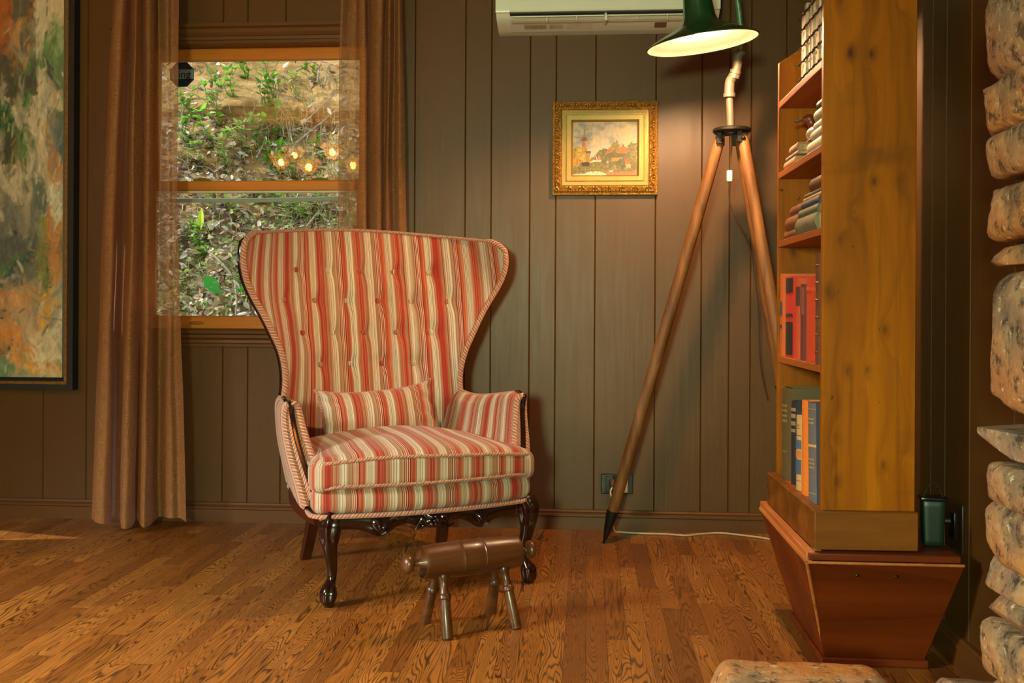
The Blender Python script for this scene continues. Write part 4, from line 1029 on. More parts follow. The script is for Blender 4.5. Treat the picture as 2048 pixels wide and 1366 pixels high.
sc_shapes = [
 (poly_px([(640, 800), (660, 760), (720, 700), (800, 690), (900, 700), (1000, 690), (1195, 660), (1195, 960), (760, 960), (640, 850)]), (112, 104, 58), 0.03, 2),
 (poly_px([(370, 690), (420, 660), (480, 670), (530, 760), (560, 850), (490, 920), (370, 930)]), (172, 138, 56), 0.03, 2),
 (poly_px([(370, 880), (600, 850), (720, 850), (800, 900), (1195, 930), (1195, 980), (370, 1000)]), (128, 116, 62), 0.02, 2),
 (poly_px([(586, 850), (610, 800), (650, 790), (670, 850)]), (150, 112, 72), 0.008, 1),
 (poly_px([(590, 858), (640, 828), (740, 830), (730, 850)]), (222, 208, 178), 0.006, 1),
 (poly_px([(655, 760), (662, 758), (692, 828), (680, 832)]), (232, 222, 200), 0.003, 0.5), (poly_px([(688, 765), (720, 790), (735, 830), (700, 830)]), (198, 130, 84), 0.004, 1),
 (poly_px([(486, 590), (552, 590), (562, 725), (490, 725)]), (176, 124, 84), 0.004, 1), (poly_px([(530, 590), (552, 590), (562, 725), (542, 725)]), (206, 162, 118), 0.004, 1),
 (poly_px([(515, 745), (590, 745), (600, 850), (540, 850)]), (176, 134, 70), 0.006, 1),
 (poly_px([(500, 716), (604, 716), (604, 746), (505, 742)]), (110, 78, 52), 0.004, 1), (poly_px([(476, 575), (495, 545), (515, 533), (540, 548), (556, 575), (550, 592), (482, 592)]), (132, 92, 62), 0.004, 1),
 (poly_px([(510, 540), (514, 440), (534, 440), (522, 540)]), (170, 136, 104), 0.003, 0.5), (poly_px([(385, 535), (480, 548), (480, 556), (385, 547)]), (160, 130, 104), 0.003, 0.5), (poly_px([(550, 565), (620, 568), (620, 582), (550, 580)]), (176, 146, 112), 0.003, 0.5),
 (poly_px([(420, 680), (470, 650), (520, 700), (545, 790), (520, 850), (450, 820), (410, 760)]), (196, 160, 70), 0.03, 2), (poly_px([(370, 830), (430, 780), (480, 850), (450, 900), (370, 910)]), (196, 138, 44), 0.03, 2),
 (poly_px([(790, 760), (835, 668), (880, 672), (860, 730), (800, 770)]), (206, 104, 44), 0.008, 1), (poly_px([(915, 740), (950, 668), (1050, 662), (1072, 720), (1060, 745), (985, 750)]), (214, 112, 44), 0.008, 1), (poly_px([(1005, 640), (1020, 640), (1022, 668), (1006, 668)]), (120, 80, 56), 0.002, 0.5),
 (poly_px([(840, 690), (880, 620), (935, 585), (970, 640), (960, 700), (880, 720)]), (142, 126, 66), 0.03, 2), (poly_px([(1070, 660), (1110, 610), (1195, 625), (1195, 860), (1120, 860), (1080, 740)]), (128, 116, 64), 0.03, 2),
 (poly_px([(800, 770), (860, 730), (960, 740), (1060, 770), (1000, 800), (860, 820)]), (96, 92, 52), 0.03, 2), (poly_px([(700, 740), (760, 690), (800, 740), (820, 840), (740, 830)]), (112, 106, 62), 0.03, 2),
 (poly_px([(860, 800), (960, 795), (1010, 800), (960, 840), (870, 850)]), (196, 142, 74), 0.01, 1), (poly_px([(1030, 830), (1070, 810), (1110, 835), (1108, 876), (1040, 880)]), (204, 110, 56), 0.01, 1), (poly_px([(1040, 880), (1108, 878), (1112, 930), (1050, 930)]), (190, 160, 120), 0.004, 1),
 (poly_px([(930, 860), (990, 810), (1040, 850), (1040, 940), (940, 940)]), (96, 96, 56), 0.03, 2), (poly_px([(480, 860), (580, 850), (590, 880), (570, 910), (490, 905)]), (66, 50, 40), 0.008, 1),
 (poly_px([(808, 845), (822, 840), (830, 865), (828, 915), (800, 915)]), (150, 116, 92), 0.004, 1), (poly_px([(812, 842), (824, 842), (826, 862), (812, 862)]), (236, 226, 210), 0.003, 0.5),
 (poly_px([(500, 1000), (600, 970), (720, 970), (800, 1000), (800, 1020), (500, 1020)]), (226, 212, 182), 0.01, 1), (poly_px([(800, 990), (900, 975), (1195, 965), (1195, 1020), (800, 1020)]), (176, 122, 82), 0.01, 1),
 (poly_px([(785, 945), (850, 955), (935, 940), (920, 980), (830, 985)]), (140, 112, 84), 0.006, 1), (poly_px([(830, 958), (890, 955), (880, 975), (840, 978)]), (226, 204, 176), 0.004, 1), (poly_px([(890, 890), (930, 890), (925, 950), (900, 950)]), (166, 126, 84), 0.012, 1)]
def small_art(u, v):
    n = nz_(u*2.6+3, v*3.4, 1)+0.5*nz_(u*6, v*8, 2)+0.25*nz_(u*14, v*16, 3)
    c = mixc((206, 192, 170), (150, 152, 156), sm(-0.1, 0.45, n-0.1)); c = mixc(c, (222, 196, 158), sm(0.1, 0.5, nz_(u*3, v*4, 8)+0.4*nz_(u*8, v*8, 5))); c = mixc(c, (216, 200, 178), sm(0.35, 0.6, v))
    for P, cc, wob, vs in sc_shapes:
        x = u+wob*(nz_(u*22, v*22, 11)+0.6*nz_(u*50, v*50, 4)); y = v+wob*(nz_(u*22, v*22, 27)+0.6*nz_(u*50, v*50, 14))
        if inpoly(x, y, P):
            c = tuple(q*(1+0.16*vs*nz_(u*48, v*48, 6)+0.10*vs*nz_(u*20, v*20, 16)) for q in cc)
    k = 0.84+0.05*nz_(u*60, v*60, 9)
    return lin(tuple(max(4, min(250, q*k)) for q in c))
iw, ih = hw_-0.083, hh_-0.083; NXp, NZp = 270, 218
cm = MB(); cm.grid(lambda u, v: (lerp(-iw, iw, u), -0.011, lerp(-ih, ih, v)), NXp, NZp)
cm.col = [small_art(i/NXp, 1-j/NZp) for j in range(NZp+1) for i in range(NXp+1)]
cm.build('canvas', M['artsmall'], pic, weld=False)

# ---------------------------------------------------------------- large abstract painting
YP = W-0.045
ex = atY(146, 780, YP).x; ez = atY(60, 779, YP).z
PWD = 1.05; PHT = 1.92
lp_ = thing('abstract_painting', 'large abstract canvas of green, ochre and cream strokes in dark floater frame at left', 'painting', (ex-PWD/2, W, ez))
h2 = PWD/2
fm = MB()
def fb(ins0, ins1, y0, y1):
    for x0, x1, z0, z1 in ((-h2+ins0, h2-ins0, ins0, ins1), (-h2+ins0, h2-ins0, PHT-ins1, PHT-ins0), (-h2+ins0, -h2+ins1, ins1, PHT-ins1), (h2-ins1, h2-ins0, ins1, PHT-ins1)): fm.box(x0, x1, y0, y1, z0, z1)
fb(0.0, 0.034, -0.050, -0.004)
fm.build('frame', M['dkframe'], lp_, smooth=False, weld=False)
fm = MB(); fb(0.024, 0.036, -0.054, -0.050); fm.build('gilt_face', M['brassd'], lp_, smooth=False, weld=False)
MB().box(-h2+0.03, h2-0.03, -0.014, -0.004, 0.03, PHT-0.03).build('backing', M['dkframe'], lp_, smooth=False)
# brush strokes in canvas pixels of the visible strip: polygon, colour
def c1(P): return [(x/2.438, y/2.438) for x, y in P]
def c2(P): return [(x/3.252, 400+y/3.252) for x, y in P]
SH = [
 (c1([(-200, -50), (60, -50), (60, 230), (-200, 260)]), (166, 92, 42)), (c1([(40, -50), (165, -50), (160, 450), (40, 460)]), (98, 90, 72)), (c1([(-200, 230), (150, 240), (150, 450), (-200, 470)]), (84, 76, 62)), (c1([(70, 60), (110, 20), (140, 60), (150, 160), (90, 180)]), (128, 112, 86)), (c1([(100, 0), (150, 0), (140, 60), (110, 70)]), (150, 92, 54)),
 (c1([(150, -50), (220, -50), (215, 300), (205, 700), (215, 1366), (150, 1366), (165, 700)]), (206, 188, 160)), (c1([(160, -50), (310, -50), (310, 120), (200, 110)]), (204, 174, 142)), (c1([(200, 120), (230, 75), (300, 90), (305, 300), (240, 290), (180, 310), (165, 260)]), (104, 130, 80)), (c1([(215, 290), (300, 280), (305, 420), (240, 410)]), (108, 120, 92)), (c1([(200, 260), (240, 300), (235, 410), (205, 390)]), (72, 74, 68)),
 (c1([(215, 430), (300, 410), (305, 540), (215, 500)]), (206, 178, 142)), (c1([(210, 480), (300, 520), (300, 760), (210, 740)]), (96, 104, 100)), (c1([(215, 730), (300, 750), (300, 920), (210, 900)]), (186, 122, 62)), (c1([(220, 920), (255, 890), (295, 900), (290, 1050), (225, 1050)]), (216, 206, 186)), (c1([(220, 1050), (300, 1040), (300, 1366), (230, 1366)]), (180, 122, 66)),
 (c1([(-200, 450), (150, 450), (160, 860), (-200, 860)]), (194, 174, 148)), (c1([(-200, 470), (0, 470), (60, 550), (120, 610), (160, 700), (120, 690), (60, 640), (-200, 600)]), (42, 86, 42)), (c1([(75, 540), (105, 420), (145, 420), (135, 480), (90, 545)]), (52, 112, 54)), (c1([(-200, 630), (60, 610), (100, 720), (120, 830), (60, 790), (-200, 790)]), (74, 80, 56)), (c1([(60, 620), (110, 690), (118, 820), (80, 780)]), (84, 120, 52)), (c1([(-200, 640), (40, 650), (50, 760), (-200, 780)]), (64, 66, 52)),
 (c1([(-200, 860), (80, 840), (130, 900), (130, 1000), (60, 980), (-200, 1000)]), (186, 168, 142)), (c1([(130, 860), (180, 830), (210, 880), (205, 1030), (150, 1020)]), (98, 104, 92)), (c1([(-200, 1000), (60, 980), (140, 1000), (200, 1050), (200, 1366), (-200, 1366)]), (112, 108, 96)), (c1([(180, 1040), (215, 1030), (215, 1200), (190, 1366), (170, 1366)]), (126, 130, 64)),
 (c1([(60, 1000), (120, 1000), (130, 1150), (60, 1180)]), (150, 136, 116)), (c1([(40, 1130), (85, 1140), (80, 1220), (40, 1200)]), (58, 54, 46)), (c1([(-200, 1280), (20, 1250), (60, 1300), (20, 1366), (-200, 1366)]), (66, 88, 60)), (c1([(0, 1330), (60, 1250), (145, 1175), (155, 1190), (80, 1270), (20, 1366)]), (96, 140, 80)),
 (c2([(-200, 250), (200, 240), (220, 480), (100, 590), (-200, 610)]), (84, 88, 82)), (c2([(-200, 560), (60, 420), (150, 340), (200, 350), (100, 500), (-200, 620)]), (62, 76, 74)), (c2([(40, 400), (190, 265), (205, 275), (90, 390), (-60, 560)]), (74, 112, 62)), (c2([(140, 430), (230, 440), (240, 620), (150, 560)]), (140, 132, 114)), (c2([(240, 200), (290, 200), (310, 590), (260, 600)]), (122, 128, 66)), (c2([(285, 100), (395, 100), (395, 600), (300, 590)]), (182, 124, 70)), (c2([(270, 380), (300, 380), (312, 580), (285, 590)]), (60, 92, 76)),
 (c2([(-200, 620), (60, 600), (130, 620), (150, 780), (-200, 860)]), (206, 134, 66)), (c2([(0, 650), (90, 640), (130, 730), (60, 780), (0, 740)]), (204, 152, 108)), (c2([(-200, 720), (20, 730), (20, 800), (-200, 830)]), (82, 78, 70)), (c2([(100, 560), (230, 560), (250, 640), (120, 700)]), (176, 130, 82)), (c2([(90, 740), (240, 720), (260, 850), (200, 920), (100, 900)]), (174, 152, 126)), (c2([(-200, 850), (100, 840), (130, 940), (-200, 990)]), (204, 128, 62)), (c2([(190, 800), (250, 780), (290, 830), (270, 890), (200, 870)]), (218, 156, 44)), (c2([(235, 620), (330, 600), (350, 660), (320, 710), (260, 680)]), (216, 160, 62)), (c2([(200, 690), (230, 680), (320, 790), (300, 810), (230, 780)]), (104, 84, 54)), (c2([(250, 690), (300, 740), (320, 790), (290, 790)]), (204, 142, 40)),
 (c2([(320, 720), (395, 700), (395, 1180), (350, 1100), (280, 960)]), (206, 188, 162)), (c2([(130, 900), (260, 890), (380, 1010), (380, 1100), (200, 1000)]), (206, 184, 150)), (c2([(20, 980), (130, 950), (240, 1020), (390, 1120), (390, 1190), (240, 1170), (80, 1090)]), (206, 140, 70)), (c2([(130, 1080), (260, 1110), (390, 1150), (390, 1190), (150, 1160)]), (214, 164, 90)), (c2([(-200, 990), (30, 980), (50, 1050), (-200, 1070)]), (58, 88, 70)), (c2([(-200, 1060), (60, 1070), (180, 1130), (190, 1190), (-200, 1190)]), (112, 138, 108)), (c2([(40, 950), (90, 930), (110, 970), (60, 1000)]), (86, 84, 76)), (c2([(180, 1000), (300, 1030), (370, 1090), (250, 1080)]), (214, 194, 160))]
bbs = [(min(p[0] for p in P), max(p[0] for p in P), min(p[1] for p in P), max(p[1] for p in P)) for P, c in SH]
def big_art(px, py):
    c = (172, 154, 126)
    q = (nz_(px/26, py/44, 3), nz_(px/26, py/44, 13), nz_(px/8, py/20, 23), nz_(px/8, py/20, 33))
    x = px+6.5*q[0]+3.2*q[2]+1.4*nz_(px/2.5, py/9, 43); y = py+13*q[1]+6*q[3]+3*nz_(px/2.5, py/7, 53)
    hit = 0
    for k, (P, cc) in enumerate(SH):
        b = bbs[k]
        if b[0] <= x <= b[1] and b[2] <= y <= b[3] and inpoly(x, y, P): c = cc; hit = k
    st = nz_(px/3.2+hit*7, py/22, hit)*0.07+nz_(px/7, py/14, hit+40)*0.12
    c = tuple(v*(1+st) for v in c)
    tone = nz_(px/16, py/30, 71)
    c = mixc(c, (206, 190, 162), max(0, tone-0.28)*1.2); c = mixc(c, (74, 70, 58), max(0, -tone-0.30)*1.3)
    return lin(tuple(max(3, min(250, v)) for v in c))
cx1 = h2-0.052; cx0 = -h2+0.052; cz0 = 0.052; cz1 = PHT-0.052
xs_ = [cx0+i*0.012 for i in range(int((cx1-0.28-cx0)/0.012))]
xs_ += [lerp(xs_[-1]+0.012, cx1, i/82) for i in range(83)]
nzc = 400; cm = MB(); cm.col = []; vs = []
RX0, RW, RH = -40, 164, 784
ras = [[tuple((p+q)/2 for p, q in zip(big_art(RX0+i-0.25, j-6.25), big_art(RX0+i+0.3, j-5.7))) for i in range(RW)] for j in range(RH)]
rb_ = random.Random(8)
for k in range(1900):
    cx_, cy_ = rb_.uniform(0, RW), rb_.uniform(0, RH)
    L_s = rb_.uniform(8, 34); w_s = rb_.uniform(2.0, 6.5)
    if k < 420: L_s = rb_.uniform(26, 80); w_s = rb_.uniform(7, 17)
    an = PI/2+rb_.gauss(0, 0.35) if cy_ < 470 or rb_.random() < 0.3 else rb_.uniform(0.2, 1.2)+(PI/2 if rb_.random() < 0.5 else 0)
    sx_, sy_ = min(RW-1, max(0, int(cx_+rb_.gauss(0, 5)))), min(RH-1, max(0, int(cy_+rb_.gauss(0, 12))))
    col_ = ras[sy_][sx_]; kk = rb_.uniform(0.80, 1.22)
    if rb_.random() < 0.10: col_ = lin(rb_.choice([(214, 200, 172), (62, 66, 56), (196, 134, 70), (92, 124, 78), (150, 152, 144)]))
    col_ = tuple(min(0.9, q*kk) for q in col_); ca, sa = math.cos(an), math.sin(an); cv_b = rb_.uniform(-0.012, 0.012); al = rb_.uniform(0.45, 0.95)
    R__ = int(L_s/2+w_s)+1
    for j in range(max(0, int(cy_)-R__), min(RH, int(cy_)+R__+1)):
        for i in range(max(0, int(cx_)-R__), min(RW, int(cx_)+R__+1)):
            u_ = (i-cx_)*ca+(j-cy_)*sa; v_ = -(i-cx_)*sa+(j-cy_)*ca+cv_b*u_*u_
            e = (abs(u_)/(L_s/2))**4+(abs(v_)/(w_s/2))**3
            if e < 1:
                f_ = al*(1-e)**0.5*(0.75+0.5*nz_(v_*1.1, k, u_*0.03)); f_ = min(1, max(0, f_)); o_c = ras[j][i]
                ras[j][i] = tuple(p+(q-p)*f_ for p, q in zip(o_c, col_))
def samp(x, y):
    x = min(RW-1.001, max(0, x)); y = min(RH-1.001, max(0, y)); i = int(x); j = int(y); f = x-i; g = y-j
    return tuple((a*(1-f)+b*f)*(1-g)+(c*(1-f)+d*f)*g for a, b, c, d in zip(ras[j][i], ras[j][i+1], ras[j+1][i], ras[j+1][i+1]))
for j in range(nzc+1):
    z = lerp(cz0, cz1, j/nzc)
    for x in xs_:
        vs.append((x, -0.040, z)); cxp, cyp = 120-(cx1-x)*470, 765-(z-cz0)*487
        rx_ = (cxp-RX0) % (2*RW-4); ry_ = (cyp+6) % (2*RH-4)
        cm.col.append(samp(rx_ if rx_ < RW-2 else 2*RW-4-rx_, ry_ if ry_ < RH-2 else 2*RH-4-ry_))
n = len(xs_)
cm.add(vs, [(j*n+i, j*n+i+1, (j+1)*n+i+1, (j+1)*n+i) for j in range(nzc) for i in range(n-1)])
can = cm.build('canvas', M['art'], lp_, weld=False)
MB().box(cx0, cx1, -0.0395, -0.014, cz0, cz1).build('canvas_edge', plain('raw_canvas', (186, 168, 140), 0.8), lp_, smooth=False)

# ---------------------------------------------------------------- wall air conditioner
YA = W-0.20
a0 = atY(991, 30, YA); a1 = atY(1441, 30, YA); ab = atY(1100, 67, W-0.03).z
acw = a1.x-a0.x; acx = (a0.x+a1.x)/2
ac = thing('air_conditioner', 'white wall-mounted split air conditioner with open louvre above the picture', 'air conditioner', (acx, W, ab))
hw2 = acw/2
zf = atY(1100, 22, YA).z-ab           # lower edge of the front panel
pr = [(0, 0), (-0.060, 0.0), (-0.150, 0.022), (-0.188, 0.052), (-0.196, zf), (-0.200, zf+0.01), (-0.202, 0.16), (-0.190, 0.24), (-0.160, 0.272), (-0.08, 0.28), (0, 0.28)]
body = MB()
# body with an outlet slot: ends are full profile, the middle lacks the louvre throat
e = 0.055
for x0, x1 in ((-hw2, -hw2+e), (hw2-e, hw2)):
    sgn = -1 if x0 < 0 else 1
    cv_ = catmull([(a, b, 0, 0) for a, b in pr], 4)
    for k in range(5):
        pass
    body.prism([(a, b) for a, b, _, _ in cv_], x0, x1, 'x')
top_ = [(0, 0.28), (-0.08, 0.28), (-0.160, 0.272), (-0.190, 0.24), (-0.202, 0.16), (-0.200, zf+0.006), (-0.196, zf), (-0.05, zf-0.002), (0, zf-0.002)]
body.prism([(a, b) for a, b in top_], -hw2+e, hw2-e, 'x')
bot_ = [(0, 0.0), (-0.060, 0.0), (-0.150, 0.022), (-0.168, 0.032), (-0.160, 0.036), (-0.055, 0.020), (0, 0.020)]
body.prism(bot_, -hw2+e, hw2-e, 'x')
bo_ = body.build('body', M['acw'], ac, bevel=0.006, angle=30)
MB().box(-hw2+e, hw2-e, -0.055, -0.045, 0.01, zf+0.002).box(-hw2+e, hw2-e, -0.190, -0.046, zf-0.006, zf-0.0025).box(-hw2+e, hw2-e, -0.150, -0.046, 0.0365, 0.0385).build('outlet_throat', M['acd'], ac, smooth=False)
lv = MB(); lz = lambda py, y: atY(1100, py, y).z-ab
xl, xr_ = -hw2+e+0.004, hw2-e-0.004
zlv = lz(31, W-0.19); zl2 = lz(43, W-0.185)
lv = MB().prism([(-0.193, zl2-0.001), (-0.189, zl2-0.001), (-0.176, zl2+0.003), (-0.180, zl2+0.005)], xl, xr_, 'x')
lv.build('louvre', M['acw'], ac, smooth=False)
lv = MB().prism([(-0.183, zlv-0.003), (-0.185, zlv+0.001), (-0.174, zlv+0.004), (-0.172, zlv)], xl+0.005, -0.012, 'x').prism([(-0.183, zlv-0.003), (-0.185, zlv+0.001), (-0.174, zlv+0.004), (-0.172, zlv)], 0.004, xr_, 'x')
lv.build('louvre', M['acw'], ac, smooth=False)
ribs = MB()
for x in (-0.235, -0.118, 0.0, 0.118, 0.235): ribs.box(x-0.0015, x+0.0015, -0.188, -0.178, zl2, zlv+0.001)
ribs.build('louvre_rib', M['acw'], ac, smooth=False)
MB().box(-0.009, -0.001, -0.185, -0.12, zl2, zf).build('louvre_pivot', M['acw'], ac, bevel=0.002)
vn = MB()
for k in range(15):
    x = lerp(xl+0.03, xr_-0.03, k/14); vn.box(x-0.001, x+0.001, -0.12, -0.056, 0.025, zf-0.004)
vn.build('vane', plain('grey_vane', (70, 74, 70), 0.5), ac, smooth=False)
# rating labels on the underside
und = lambda y: 0.022*max(0, (-y-0.060))/0.09
def under_label(x0, x1, c, nm, rows=0):
    y0, y1 = -0.118, -0.078; o_ = -0.0012
    m = MB().add([(x0, y1, und(y1)+o_), (x1, y1, und(y1)+o_), (x1, y0, und(y0)+o_), (x0, y0, und(y0)+o_)], [(0, 1, 2, 3)])
    m.build(nm, plain(nm, c, 0.5), ac, smooth=False)
    if rows:
        t_ = MB(); r = random.Random(rows)
        for i in range(rows):
            yy = lerp(y0+0.006, y1-0.006, (i+0.5)/rows); x = x0+0.004
            while x < x1-0.006:
                w_ = r.uniform(0.003, 0.009); xe = min(x+w_, x1-0.004)
                t_.add([(x, yy+0.0018, und(yy+0.0018)+2*o_), (xe, yy+0.0018, und(yy+0.0018)+2*o_), (xe, yy-0.0018, und(yy-0.0018)+2*o_), (x, yy-0.0018, und(yy-0.0018)+2*o_)], [(0, 1, 2, 3)]); x = xe+0.003
        t_.build('small_print', plain('label_ink', (96, 84, 76), 0.6), ac, smooth=False)
def axx(px): return atY(px, 60, W-0.1).x-acx
under_label(axx(1048), axx(1094), (206, 190, 176), 'rating_label', 4); under_label(axx(1098), axx(1127), (214, 198, 184), 'barcode_label', 2); under_label(axx(1134), axx(1185), (214, 200, 186), 'notice_label'); under_label(axx(1309), axx(1333), (126, 92, 74), 'brown_label')

# ---------------------------------------------------------------- dough box under the bookcase
db = thing('dough_box', 'low red-brown pine box with sloping sides and worn lid standing under the bookcase', 'chest', (0.71, 2.78, 0))
def dbx(x, y, z): return (x-0.71, y-2.78, z)
T = (0.530, 0.905, 2.462, 3.120, 0.296); Bt = (0.606, 0.858, 2.605, 2.975, 0.018)
m = MB()
vs = [dbx(T[0], T[2], T[4]), dbx(T[1], T[2], T[4]), dbx(T[1], T[3], T[4]), dbx(T[0], T[3], T[4]), dbx(Bt[0], Bt[2], Bt[4]), dbx(Bt[1], Bt[2], Bt[4]), dbx(Bt[1], Bt[3], Bt[4]), dbx(Bt[0], Bt[3], Bt[4])]
m.add(vs, [(0, 1, 2, 3), (7, 6, 5, 4), (0, 4, 5, 1), (1, 5, 6, 2), (2, 6, 7, 3), (3, 7, 4, 0)])
m.build('body', M['redbox'], db, bevel=0.004)
MB().box(*[v for v in (Bt[0]-0.71-0.008, Bt[1]-0.71+0.006, Bt[2]-2.78-0.010, Bt[3]-2.78+0.01, 0, 0.020)]).build('foot_board', M['redbox'], db, bevel=0.003)
m = MB()                                                # worn rim of the sides
m.tube([dbx(T[0]+0.006, T[2]+0.006, T[4]), dbx(T[0]+0.006, T[3]-0.006, T[4])], 0.009, 8)
m.build('worn_rim', M['worn'], db)
MB().tube([dbx(T[0]+0.002, T[2]+0.002, T[4]-0.004), dbx(Bt[0]+0.002, Bt[2]+0.002, Bt[4]+0.01)], 0.0042, 8).tube([dbx(T[0]+0.004, T[2]+0.002, T[4]-0.002), dbx(T[1]-0.004, T[2]+0.002, T[4]-0.002)], 0.0036, 8).build('worn_edge', M['worn'], db)
MB().ball(dbx(0.655, 2.478, 0.262), (0.005, 0.003, 0.0035)).build('nail_hole', M['black'], db); MB().ball(dbx(0.748, 2.478, 0.262), (0.006, 0.003, 0.0035)).build('nail_hole', M['black'], db)
m = MB().box(T[0]-0.71+0.006, T[1]-0.71-0.010, T[2]-2.78+0.004, T[3]-2.78-0.004, T[4]+0.002, T[4]+0.020)
lid = m.build('lid', M['redbox'], db, bevel=0.003)
m = MB().box(T[0]-0.71+0.002, T[0]-0.71+0.024, T[2]-2.78+0.010, T[3]-2.78, T[4]+0.004, T[4]+0.0225).box(T[0]-0.71+0.0255, T[0]-0.71+0.044, T[2]-2.78+0.032, T[3]-2.78, T[4]+0.012, T[4]+0.024)
m.build('lid_batten', M['worn'], db, bevel=0.002)

# ---------------------------------------------------------------- bookcase
BO = Vector((0.5747, 2.505, 0.316)); BA = math.atan(34/2000)
bcs = thing('bookcase', 'narrow tall yellow-brown pine bookcase with open shelves facing left, standing on the red box', 'bookcase', BO, BA)
cB, sB = math.cos(BA), math.sin(BA)
def bw(p): return Vector((BO.x+p[0]*cB-p[1]*sB, BO.y+p[0]*sB+p[1]*cB, BO.z+p[2]))
def onface(px, py, xl=0.0):
    """pixel -> (y, z) in the bookcase, on the plane x = xl"""
    d = ray(px, py); q = bw((xl, 0, 0)); nx, ny = cB, sB
    t = (q.x*nx+q.y*ny)/(d.x*nx+d.y*ny); r = d*t
    return (-(r.x-BO.x)*sB+(r.y-BO.y)*cB, CAMH+r.z-BO.z)
DP = 0.225; LN = 0.545; PTK = 0.020
MB().box(0, DP, 0, PTK, 0.09, 1.78).build('side_panel', M['pine'], bcs, bevel=0.002)
m = MB(); m.prism([(0, 0.09), (DP, 0.09), (DP, 1.47), (0, 1.325)], LN-PTK, LN, 'y'); m.build('side_panel', M['pine'], bcs, bevel=0.002)
MB().box(DP-0.012, DP, PTK, LN-PTK, 0.09, 1.465).build('back_board', M['pine'], bcs, smooth=False)
SZ = [0.452, 0.793, 0.997, 1.207]
for z in SZ: MB().box(0.0, DP-0.012, PTK, LN-PTK, z-0.019, z).build('shelf', M['pinex'], bcs, bevel=0.0015)
m = MB().box(-0.020, DP+0.004, -0.016, 0.008, 0.003, 0.098); m.box(-0.020, -0.0, 0.008, LN+0.03, 0.003, 0.098); m.box(0.0, DP+0.004, LN+0.010, LN+0.03, 0.003, 0.098)
m.build('plinth', M['pined'], bcs, bevel=0.003)
MB().box(0.0, DP, 0.008, LN+0.01, 0.078, 0.094).build('shelf', M['pinex'], bcs, bevel=0.0015)

BK = {}
def bmat(c, kind='cloth'):
    k = (c, kind)
    if k not in BK:
        if kind == 'leather': BK[k] = plain('leather_%d_%d_%d' % c, c, 0.42, var=0.5, scale=34, bump=0.35)
        else: BK[k] = plain('cloth_%d_%d_%d' % c, c, 0.62, var=0.18, scale=120, bump=0.12)
    return BK[k]
def book(label, pos, th, h, dp, c, kind='cloth', lying=False, tilt=0, rnd_=0.3, bands=(), group=None, ribs=0, cover=None, yaw=0):
    """local frame: spine at x=0 facing -x, thickness along y (0..th), height along z; lying books swap thickness and height"""
    root = MB(); bt = min(0.0035, th*0.18)
    sp = [(-rnd_*th*math.sin(PI*i/10)*0.9, th*i/10) for i in range(11)]
    # covers and rounded spine in one mesh
    pl = sp+[(dp, th), (dp, th-bt), (0.004, th-bt), (0.004, bt), (dp, bt), (dp, 0)]
    root.prism(pl, 0, h, 'z')
    if ribs:
        for k in range(ribs):
            z = h*(k+0.7)/(ribs+0.4)
            root.tube([(x+0.0008, y, z) for x, y in sp], 0.0032, 6)
    def place(v):
        x, y, z = v
        if lying: x, y, z = x, h-z, y          # thickness up, height along +y, near end at y=0
        return (x, y, z)
    for mb in (root,): mb.v = [place(v) for v in mb.v]
    o = root.build('book', bmat(c, kind), bevel=0.0, angle=40)
    pg = MB().box(0.002, dp-0.005, bt, th-bt, 0.004, h-0.004); pg.v = [place(v) for v in pg.v]
    pg.build('pages', M['pages'], o, smooth=False)
    for z0, z1, bc, nm in bands:
        b = MB(); ex_ = 0.0006 if nm == 'faded_spine' else 0.0011
        q = [(x-ex_*math.sin(PI*i/10)-ex_*0.6, y) for i, (x, y) in enumerate(sp)]
        q = q[1:-1]
        if nm == 'spine_lettering':
            q = q[1:-1]; rl = random.Random(int(z0*999)+int(h*9999)); y_ = q[0][1]
            def xs_at(yy):
                for (xa, ya), (xb, yb) in zip(q, q[1:]):
                    if ya <= yy <= yb: return xa+(xb-xa)*(yy-ya)/(yb-ya)-0.0004
                return q[-1][0]
            while y_ < q[-1][1]-0.002:
                w_ = min(rl.uniform(0.0025, 0.0055), q[-1][1]-y_)
                b.add([(xs_at(y_), y_, h*z0), (xs_at(y_+w_), y_+w_, h*z0), (xs_at(y_+w_), y_+w_, h*z1), (xs_at(y_), y_, h*z1)], [(0, 1, 2, 3)]); y_ += w_+rl.uniform(0.001, 0.003)
        else:
            b.add([(x, y, h*z0) for x, y in q]+[(x, y, h*z1) for x, y in q], [(i, i+1, len(q)+i+1, len(q)+i) for i in range(len(q)-1)])
        b.v = [place(v) for v in b.v]
        b.build(nm, bmat(bc), o)
    p = bw(pos); o.location = p; o.rotation_euler = (math.radians(tilt), 0, BA+math.radians(yaw))
    tag(o, label, 'book', group)
    return o
def yl(px): return onface(px, 850, 0.012)[0]
GB = 0.0945
rowA = 'books standing on the bottom shelf'
def gl_(n, z0, z1, c, r):
    """thin lettering-like lines on a spine"""
    return [(lerp(z0, z1, (i+0.2)/n), lerp(z0, z1, (i+0.65)/n), c, 'spine_lettering') for i in range(n)]
OLV = (92, 72, 34)
